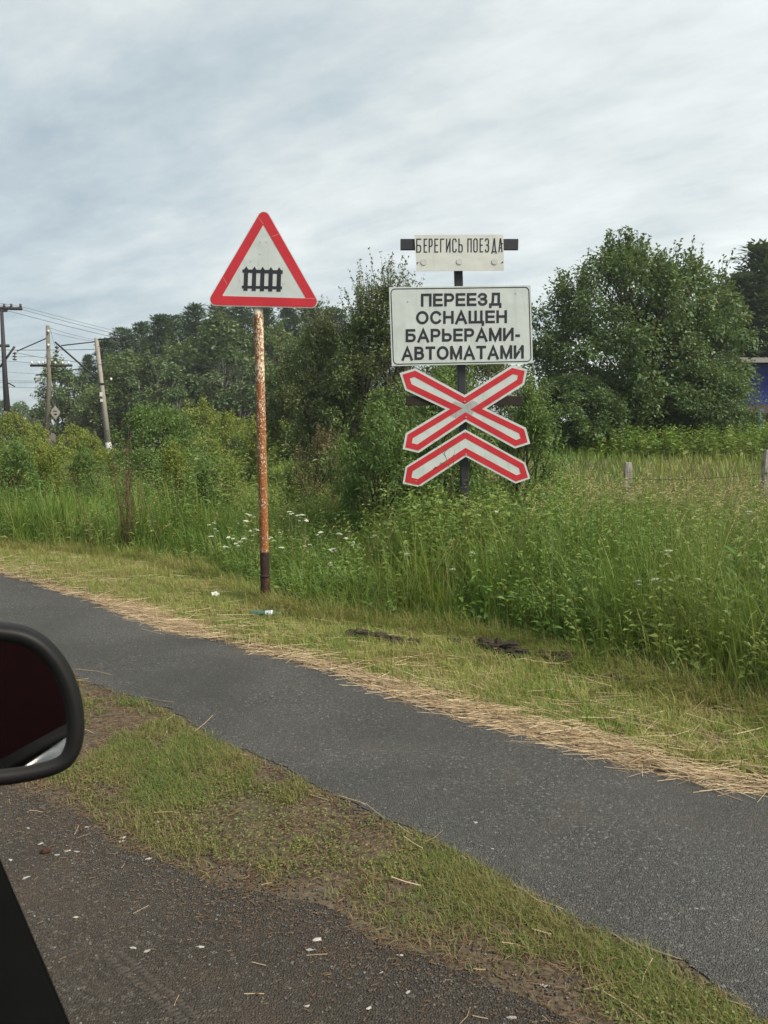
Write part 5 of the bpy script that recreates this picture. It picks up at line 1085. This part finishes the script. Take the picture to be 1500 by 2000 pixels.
for i, (px, py) in enumerate(ypx):
    flower('yarrow', px, py, RNG.uniform(7.8, 8.3) if px < 480 else RNG.uniform(7.0, 7.8), [FH[i % 3]]+([FH[1]] if i % 2 else [])+([FH[0]] if i % 3 == 0 else []), 'white flat-topped yarrow flower in the grass around the rusty pole', 'flower', 'white yarrow around the rusty pole')
for px, py, Y, lab in ((968, 1000, 6.8, 'white flower standing right of the dark sign post'), (795, 1082, 6.6, 'white flower in front of the goldenrod clump'), (922, 1080, 6.3, 'white flower in the tall grass below the dark post'), (884, 1112, 6.1, 'small white flower low in front of the goldenrod'), (1305, 1076, 5.2, 'white flower among the seed heads of the meadow'), (1245, 1136, 5.0, 'white flower in the dark grass right of the signs, lower one'), (1278, 1132, 5.1, 'white flower in the dark grass right of the signs, upper one'), (1462, 1000, 6.0, 'white flower near the right edge above the seed heads')):
    flower('yarrow', px, py, Y, [FH[2], FH[1]], lab, 'flower', 'single white flowers on the right')
for px, py in ((1080, 1035), (1130, 1048), (1185, 1068), (1183, 1060), (1035, 1165), (1045, 1180), (1260, 1190), (1000, 1180), (1130, 1125), (1280, 1300), (1145, 1175), (1425, 1222), (1068, 1030), (1160, 1150), (1330, 1180)):
    Y = RNG.uniform(5.2, 6.2); flower('buttercup', px, py, Y, [YF, YF], 'tiny yellow flower in the tall grass right of the signs', 'flower', 'yellow flowers in the tall grass', 0.03)
# dead tangled stalks on the left
def dead_clump():
    base = ground(252, 1050); base = Vector((gx(250, 9.2), 9.2, 0)); o = empty('dead_stalk_clump', base); tag(o, 'tall clump of dead brown tangled stalks in the left thicket', 'plant')
    for k in range(15):
        H = RNG.uniform(0.7, 1.55); a = RNG.uniform(0, 6.28); sp = RNG.uniform(0.02, 0.12); ln = RNG.uniform(0.0, 0.12); t_ = np.linspace(0, 1, 6)
        pts = np.stack([sp*math.cos(a)+ln*H*t_**2*math.cos(a+1)+0.025*np.sin(t_*9+k), sp*math.sin(a)+ln*H*t_**2*math.sin(a+1), H*t_-0.02], 1); lines = [(pts, 0.006*(1.1-0.85*t_))]
        for b_ in range(5):
            j = RNG.integers(2, 6); d = rdir(1, 0.4)[0]*RNG.uniform(0.08, 0.22); lines.append((np.stack([pts[j], pts[j]+d*0.6+[0, 0, 0.01], pts[j]+d]), [0.003, 0.002, 0.001]))
        tube_obj('stalk', lines, M['dead'], o, 4)
dead_clump()
for px, py, lab, ey in ((165, 935, 'bare dry stalk leaning left of the dead brown clump', 1010), (300, 960, 'bare dry stalk right of the dead brown clump', 1010)):
    Y = 9.0; p0 = Vector((gx(px+6, Y), Y, 0)); p1 = at(px-35, py-40, Y); o = empty('dry_stalk', p0); tag(o, lab, 'plant')
    d = np.array(p1-p0); tt = np.linspace(0, 1, 6)[:, None]; pts = d*tt+np.array([0.03, 0, 0])*np.sin(tt*5); ls = [(pts, 0.006*(1.1-0.8*tt[:, 0]))]
    for j in (2, 3, 4): e = rdir(1, 0.3)[0]*0.2; ls.append((np.stack([pts[j], pts[j]+e]), [0.003, 0.001]))
    tube_obj('stalk', ls, M['dead'], o, 5)
# ------------------------------------------------------------------ litter, stones and clods
def bottle_mat():
    m, nt = new_mat('green_plastic'); t = NT(nt)
    b_ = t.n('ShaderNodeBsdfPrincipled', {'Base Color': (0.10, 0.20, 0.14, 1), 'Roughness': 0.25, 'Transmission Weight': 0.55, 'IOR': 1.2, 'Specular IOR Level': 0.6})
    t.out(b_.outputs[0]); return m
M['bottle'] = bottle_mat(); M['bottle_label'] = plain('bottle_label', (0.30, 0.36, 0.40), 0.5, var=0.3, nscale=30); M['cap'] = plain('bottle_cap', (0.06, 0.045, 0.03), 0.5)
def bottle():
    a, b_ = ground(488, 1208), ground(556, 1206); L = (b_-a).length; ang = math.atan2(b_.y-a.y, b_.x-a.x)
    o = empty('plastic_bottle', ((a.x+b_.x)/2, (a.y+b_.y)/2, 0.040), (0, 0.05, ang)); tag(o, 'crushed green plastic bottle lying at the foot of the rusty pole', 'bottle')
    def lathe(prof, name, mat, parent, squash=0.68):
        V, Fc = [], []; n = 18
        for x, r in prof:
            for k in range(n):
                th = 2*math.pi*k/n; d = 1+0.28*mnoise.noise((x*26, math.cos(th)*1.5, math.sin(th)*1.5)); V.append((x, r*d*math.cos(th), r*d*math.sin(th)*squash))
        for i in range(len(prof)-1):
            for k in range(n): Fc.append((i*n+k, i*n+(k+1) % n, (i+1)*n+(k+1) % n, (i+1)*n+k))
        return link(name, np_mesh(name, V, [np.array(Fc)], smooth=True), M[mat], parent)
    h = L/2; R = 0.030
    body = lathe([(-h, 0.001), (-h, R*0.75), (-h+0.012, R), (-h*0.62, R*0.93), (-h*0.45, R), (-0.02, R*0.94), (h*0.12, R), (h*0.35, R*0.95), (h*0.58, R*0.72), (h*0.75, R*0.42), (h*0.86, R*0.34), (h*0.86, 0.001)], 'body', 'bottle', o)
    lathe([(-h*0.12, R*1.02), (h*0.02, R*1.03), (h*0.20, R*1.04)], 'label', 'bottle_label', o)
    lathe([(h*0.22, R*1.03), (h*0.30, R*1.02)], 'label_edge', 'white_paint', o)
    lathe([(h*0.86, 0.001), (h*0.86, R*0.40), (h*0.99, R*0.40), (h*0.99, 0.001)], 'cap', 'cap', o)
bottle()
def lump(name, c, s, mat, label, cat, group, seed, rough=0.35, sub=2, rz=0.0):
    bm = bmesh.new(); bmesh.ops.create_icosphere(bm, subdivisions=sub, radius=1.0); k = Vector((seed*3.1, seed*1.7, 0))
    for v in bm.verts:
        d = 1+rough*mnoise.noise(v.co*1.7+k)+rough*0.5*mnoise.noise(v.co*4.3+k); v.co = Vector((v.co.x*s[0]*d, v.co.y*s[1]*d, v.co.z*s[2]*d))
    o = bm_obj(name, bm, M[mat]); o.location = c; o.rotation_euler = (0, 0, rz); return tag(o, label, cat, group)
M['clod'] = plain('dark_soil_clod', (0.040, 0.032, 0.026), 0.95, 0.1, var=0.4, nscale=14, bstr=0.7, bdist=0.01)
M['bark_chip'] = plain('bark_chunk', (0.050, 0.028, 0.020), 0.9, 0.1, var=0.4, nscale=30)
M['chip'] = plain('white_chip', (0.31, 0.30, 0.27), 0.8, 0.2, var=0.15, nscale=20)
M['grey_chip'] = plain('grey_chip', (0.23, 0.225, 0.21), 0.85, 0.2, var=0.25, nscale=20)
clods = [(705, 1250, 0.085), (742, 1254, 0.070), (772, 1262, 0.060), (808, 1262, 0.040), (885, 1262, 0.045), (950, 1270, 0.075), (980, 1275, 0.10), (1012, 1284, 0.06), (1070, 1292, 0.07), (1098, 1300, 0.08), (1205, 1338, 0.05)]
clab = ['largest dark soil clod at the left end of the row in the verge', 'second dark soil clod of the row in the verge', 'third dark soil clod of the row in the verge', 'small dark soil clod in the middle of the verge', 'single dark soil clod below the goldenrod', 'dark soil clod right of the middle of the verge', 'widest dark soil clod in the verge', 'flat dark soil clod next to the widest one', 'dark soil clod near the right end of the row', 'last large dark soil clod at the right end of the row', 'lone dark clod under the overhanging grass at the right']
for i, (px, py, s) in enumerate(clods):
    g = ground(px, py); lump('soil_clod', (g.x, g.y, 0.03), (s*1.3, s*0.8, s*0.6), 'clod', clab[i], 'soil clod', 'dark soil clods in the verge', i, 0.6, 3, -0.6)
g = ground(90, 1668); lump('bark_chunk', (g.x, g.y, 0.014), (0.020, 0.010, 0.009), 'bark_chip', 'dark brown chunk of bark on the gravel below the mirror', 'bark', None, 3, 0.35, 2, 0.2)
chips = [(620, 1836, 14), (605, 1856, 10), (782, 1866, 9), (797, 1938, 7), (150, 1664, 8), (238, 1644, 8), (132, 1662, 8), (112, 1670, 7), (290, 1678, 9), (80, 1648, 6), (55, 1618, 7), (208, 1590, 6), (240, 1637, 9), (50, 1715, 9), (148, 1792, 7), (260, 1852, 9), (288, 1858, 9), (392, 1850, 9), (720, 1970, 9), (1000, 1988, 12), (1060, 1925, 9), (928, 1606, 5), (710, 1571, 6), (930, 1607, 6), (962, 1658, 5), (1360, 1775, 6), (170, 1616, 7), (20, 1680, 7), (310, 1606, 8), (745, 1900, 6), (600, 1965, 7), (460, 1600, 5), (1005, 1904, 6), (1232, 1898, 6), (1065, 1925, 8)]
for i, (px, py, w) in enumerate(chips):
    path = bool(in_poly(np.array([ground(px, py).x]), np.array([ground(px, py).y]), FOOTPATH)[0]); z = 0.005 if path else 0.0035
    g = ground(px, py, z); d = (g-Vector((0, 0, CAM_Z))).length; s = w*d/F*0.62; white = i % 3 != 1
    lump('pale_chip' if white else 'grey_stone', (g.x, g.y, g.z+s*0.12), (s, s*0.42, s*0.22), 'chip' if white else 'grey_chip', 'small whitish chip lying loose on the gravel or path' if white else 'small pale grey stone lying loose on the gravel or path', 'chip' if white else 'stone', 'pale chips on the gravel and path' if white else 'grey stones on the gravel and path', i, 0.7, 2, RNG.uniform(-0.6, 0.8))
# white paper scrap on the verge
g = ground(420, 1170); bm = bmesh.new(); bmesh.ops.create_grid(bm, x_segments=5, y_segments=4, size=0.5)
for v in bm.verts: v.co = Vector((v.co.x*0.075, v.co.y*0.05, 0.03+0.018*mnoise.noise(v.co*3.0)))
r = bmesh.ops.extrude_face_region(bm, geom=list(bm.faces)); bmesh.ops.translate(bm, verts=[q for q in r['geom'] if isinstance(q, bmesh.types.BMVert)], vec=(0, 0, 0.0015))
o = bm_obj('paper_scrap', bm, M['white_paint']); o.location = (g.x, g.y, 0.02); o.rotation_euler = (0.5, 0.2, 0.4); tag(o, 'crumpled white paper scrap on the verge left of the rusty pole', 'paper')
# tyre tread print pressed in the dust, a row of small ridges
M['print'] = plain('pressed_dust', (0.050, 0.045, 0.040), 0.95, 0.1, var=0.3, nscale=40)
def tread():
    bag = Bag(); n = 44
    for row, off in ((0, 0.0), (1, 0.030)):
        for k in range(n//2):
            t_ = k/(n//2-1); px = 205+t_*150+off*900; py = 1868+t_*125-off*250; g = ground(px, py, 0.004); a = 0.35+RNG.normal(0, 0.08); l, w = RNG.uniform(0.010, 0.017), 0.0032; d = np.array([math.cos(a), math.sin(a)]); s = np.array([-d[1], d[0]]); c_ = np.array([g.x, g.y])
            V = [np.r_[c_-d*l-s*w, g.z-0.002], np.r_[c_+d*l-s*w, g.z-0.002], np.r_[c_+d*l+s*w, g.z-0.002], np.r_[c_-d*l+s*w, g.z-0.002], np.r_[c_-d*l*0.8, g.z+0.0045], np.r_[c_+d*l*0.8, g.z+0.0045]]
            bag.add(np.array(V), [np.array([(0, 1, 5, 4), (2, 3, 4, 5)]), np.array([(1, 2, 5), (3, 0, 4)])], np.full(6, 0.5))
    tag(link('tyre_print', bag.mesh('tyre_print'), M['print']), 'tyre tread print pressed into the dusty gravel', 'tyre print', kind='stuff')
tread()

# ------------------------------------------------------------------ the car the picture is taken from: door, sill and side mirror
M['black_plastic'] = plain('black_plastic', (0.008, 0.008, 0.008), 0.5, 0.15, var=0.15, nscale=40, bstr=0.1, bdist=0.001)
M['trim'] = plain('door_trim', (0.004, 0.004, 0.004), 0.9, 0.03, var=0.2, nscale=30)
M['car_paint'] = plain('grey_car_paint', (0.10, 0.11, 0.115), 0.25, 0.5, var=0.04)
M['chrome'] = plain('chrome', (0.72, 0.73, 0.74), 0.12, 0.5, 1.0, var=0.03)
M['tinted'] = plain('dark_red_glass', (0.030, 0.010, 0.011), 0.15, 0.35, var=0.1)
def mirror_mat():
    m, nt = new_mat('mirror_glass'); t = NT(nt); co = t.coord()
    t.out(t.bsdf((0.62, 0.62, 0.62), t.n('ShaderNodeMapRange', {'Value': t.noise(40, 4, 0.6, co), 'To Min': 0.005, 'To Max': 0.03}).outputs[0], 0.5, 1.0)); return m
M['mirror'] = mirror_mat(); M['seat'] = plain('dark_red_cloth', (0.045, 0.012, 0.012), 0.9, 0.1, var=0.2, nscale=20)
U = Vector((0.5909, -0.8067, 0)); Nn = Vector((0.8067, 0.5909, 0))      # along the car's side to the rear; outwards
def cpt(s, o, z): p = U*s+Nn*o; return Vector((p.x, p.y, z))
def car():
    root = empty('car', (0, 0, 0)); tag(root, 'car the picture is taken from, with black side mirror and door sill', 'car')
    def sweep(name, prof, s0, s1, mat, parent, n=2, smooth=False):
        V, Fc = [], []; k = len(prof)
        for i in range(n):
            s = s0+(s1-s0)*i/(n-1); V += [tuple(cpt(s, o, z)) for o, z in prof]
        for i in range(n-1):
            for j in range(k): Fc.append((i*k+j, i*k+(j+1) % k, (i+1)*k+(j+1) % k, (i+1)*k+j))
        me = np_mesh(name, V, [np.array(Fc)]); bm = bmesh.new(); bm.from_mesh(me)
        for e in (0, n-1):
            bm.verts.ensure_lookup_table(); bm.faces.new([bm.verts[e*k+j] for j in range(k)])
        bpy.data.meshes.remove(me); return bm_obj(name, bm, M[mat], parent, smooth)
    SO = 0.1367
    door = sweep('door', [(SO+0.006, 0.962), (SO+0.012, 0.945), (SO+0.042, 0.80), (SO+0.085, 0.62), (SO+0.07, 0.40), (SO-0.01, 0.36), (SO-0.01, 0.955)], -1.15, 0.42, 'car_paint', root)
    sweep('sill_trim', [(SO+0.011, 0.972), (SO+0.004, 0.980), (SO-0.05, 0.975), (SO-0.085, 0.95), (SO-0.095, 0.60), (SO-0.08, 0.40), (SO-0.012, 0.38), (SO-0.012, 0.955)], -1.15, 0.42, 'trim', door)
    sweep('belt_molding', [(SO+0.008, 0.940), (SO+0.014, 0.934), (SO+0.016, 0.912), (SO+0.010, 0.912)], -1.15, 0.42, 'chrome', door)
    rd = sweep('rear_door', [(SO+0.006, 0.962), (SO+0.012, 0.945), (SO+0.042, 0.80), (SO+0.085, 0.62), (SO+0.07, 0.40), (SO-0.01, 0.36), (SO-0.01, 0.955)], 0.43, 1.55, 'car_paint', root)
    sweep('belt_molding', [(SO+0.016, 0.962), (SO+0.030, 0.952), (SO+0.030, 0.940), (SO+0.018, 0.942)], 0.43, 1.55, 'chrome', rd)
    sweep('side_molding', [(SO+0.066, 0.80), (SO+0.090, 0.795), (SO+0.095, 0.75), (SO+0.072, 0.745)], 0.43, 1.55, 'chrome', rd)
    sweep('rear_window', [(SO+0.008, 0.965), (SO-0.13, 1.62), (SO-0.15, 1.62), (SO-0.012, 0.965)], 0.46, 1.50, 'tinted', rd)
    sweep('door_pillar', [(SO+0.010, 0.965), (SO-0.125, 1.63), (SO-0.19, 1.63), (SO-0.05, 0.965)], 0.33, 0.455, 'trim', root)
    sweep('roof', [(SO-0.13, 1.63), (SO-0.20, 1.70), (SO-0.5, 1.76), (SO-1.2, 1.76), (SO-1.5, 1.66), (SO-1.45, 1.64), (SO-1.2, 1.73), (SO-0.5, 1.73), (SO-0.20, 1.66)], 0.1, 1.9, 'car_paint', root)
    bm = bmesh.new(); bm_box(bm, cpt(0.40, -0.12, 1.02), (0.16, 0.56, 0.86), Matrix((U, Nn, Vector((0, 0, 1)))).transposed()); bmesh.ops.bevel(bm, geom=list(bm.edges), offset=0.05, segments=3, affect='EDGES', profile=0.5); st = bm_obj('seat_back', bm, M['seat'], root, True)
    bm = bmesh.new(); bm_box(bm, cpt(0.42, -0.12, 1.56), (0.10, 0.26, 0.17), Matrix((U, Nn, Vector((0, 0, 1)))).transposed()); bmesh.ops.bevel(bm, geom=list(bm.edges), offset=0.03, segments=3, affect='EDGES', profile=0.5); bm_obj('headrest', bm, M['seat'], st, True)
    # mirror: its own frame, facing back towards the camera
    C0 = at(-30, 1383, 1.08); camp = Vector((0, 0, CAM_Z)); target = cpt(0.32, SO-0.30, 1.06)
    nrm = ((camp-C0).normalized()+(target-C0).normalized()).normalized()
    right = Vector((0, 0, 1)).cross(nrm).normalized(); upv = nrm.cross(right)
    # outline from the photograph, brought into the mirror's plane
    def onplane(px, py):
        d = ray(px, py); k = (C0-camp).dot(nrm)/d.dot(nrm); p = camp+d*k-C0; return (p.dot(right), p.dot(upv))
    out = [(-30, 1221), (10, 1223), (52, 1231), (88, 1250), (118, 1280), (140, 1316), (156, 1360), (163, 1405), (163, 1440), (156, 1472), (140, 1497), (112, 1514), (70, 1526), (20, 1535), (-40, 1540), (-110, 1540), (-180, 1530), (-225, 1500), (-240, 1450), (-235, 1380), (-215, 1310), (-170, 1255), (-100, 1226)]
    O = [Vector(onplane(*p)) for p in out]
    # smooth closed outline
    S = []
    for i in range(len(O)):
        p0, p1, p2, p3 = O[i-1], O[i], O[(i+1) % len(O)], O[(i+2) % len(O)]
        for k in range(4):
            t_ = k/4; S.append(0.5*((2*p1)+(p2-p0)*t_+(2*p0-5*p1+4*p2-p3)*t_**2+(3*p1-p0-3*p2+p3)*t_**3))
    cen = sum(S, Vector((0, 0)))/len(S); n = len(S)
    def ring(off, dz, sc=1.0):
        return [C0+right*q.x+upv*q.y+nrm*dz for q in [cen+(p-cen)*sc for p in (offset_poly(S, off) if off else S)]]
    rings = [ring(0.0245, -0.010), ring(0.0225, -0.004), ring(0.019, 0.001), ring(0.012, 0.004), ring(0.005, 0.002), ring(0.0, -0.006), ring(-0.003, -0.022), ring(-0.002, -0.05), ring(0.004, -0.08, 0.93), ring(0.01, -0.10, 0.75), ring(0.012, -0.112, 0.45)]
    V = [p for r_ in rings for p in r_]; Fc = []
    for i in range(len(rings)-1):
        for k in range(n): Fc.append((i*n+k, i*n+(k+1) % n, (i+1)*n+(k+1) % n, (i+1)*n+k))
    me = np_mesh('side_mirror', V, [np.array(Fc)]); bm = bmesh.new(); bm.from_mesh(me); bpy.data.meshes.remove(me); bm.verts.ensure_lookup_table(); bm.faces.new([bm.verts[(len(rings)-1)*n+k] for k in range(n)])
    hs = bm_obj('side_mirror', bm, M['black_plastic'], root, True)
    bm = bmesh.new(); f = bm.faces.new([bm.verts.new(p) for p in ring(0.022, -0.008)]); bmesh.ops.triangulate(bm, faces=[f]); bm_obj('mirror_glass', bm, M['mirror'], hs)
    a = C0+right*(cen.x-0.13)-upv*0.02-nrm*0.08; b_ = cpt(-1.12, SO-0.02, 0.96)
    tube_obj('mirror_arm', [(np.stack([np.array(a), np.array((a+b_)/2)-[0, 0, 0.02], np.array(b_)]), [0.045, 0.04, 0.05])], M['black_plastic'], hs, 10)
car()

# ------------------------------------------------------------------ the damp summer air
def haze():
    m, nt = new_mat('haze'); t = NT(nt)
    v = t.n('ShaderNodeVolumePrincipled', {'Color': (0.86, 0.92, 0.96, 1), 'Density': 0.0006, 'Anisotropy': 0.2})
    o = t.n('ShaderNodeOutputMaterial'); nt.links.new(v.outputs[0], o.inputs['Volume'])
    bm = bmesh.new(); bm_box(bm, (0, 720, 11.5), (1900, 1700, 25.0)); tag(bm_obj('haze', bm, m), 'thin pale summer haze in the air', 'haze', kind='stuff')
haze()
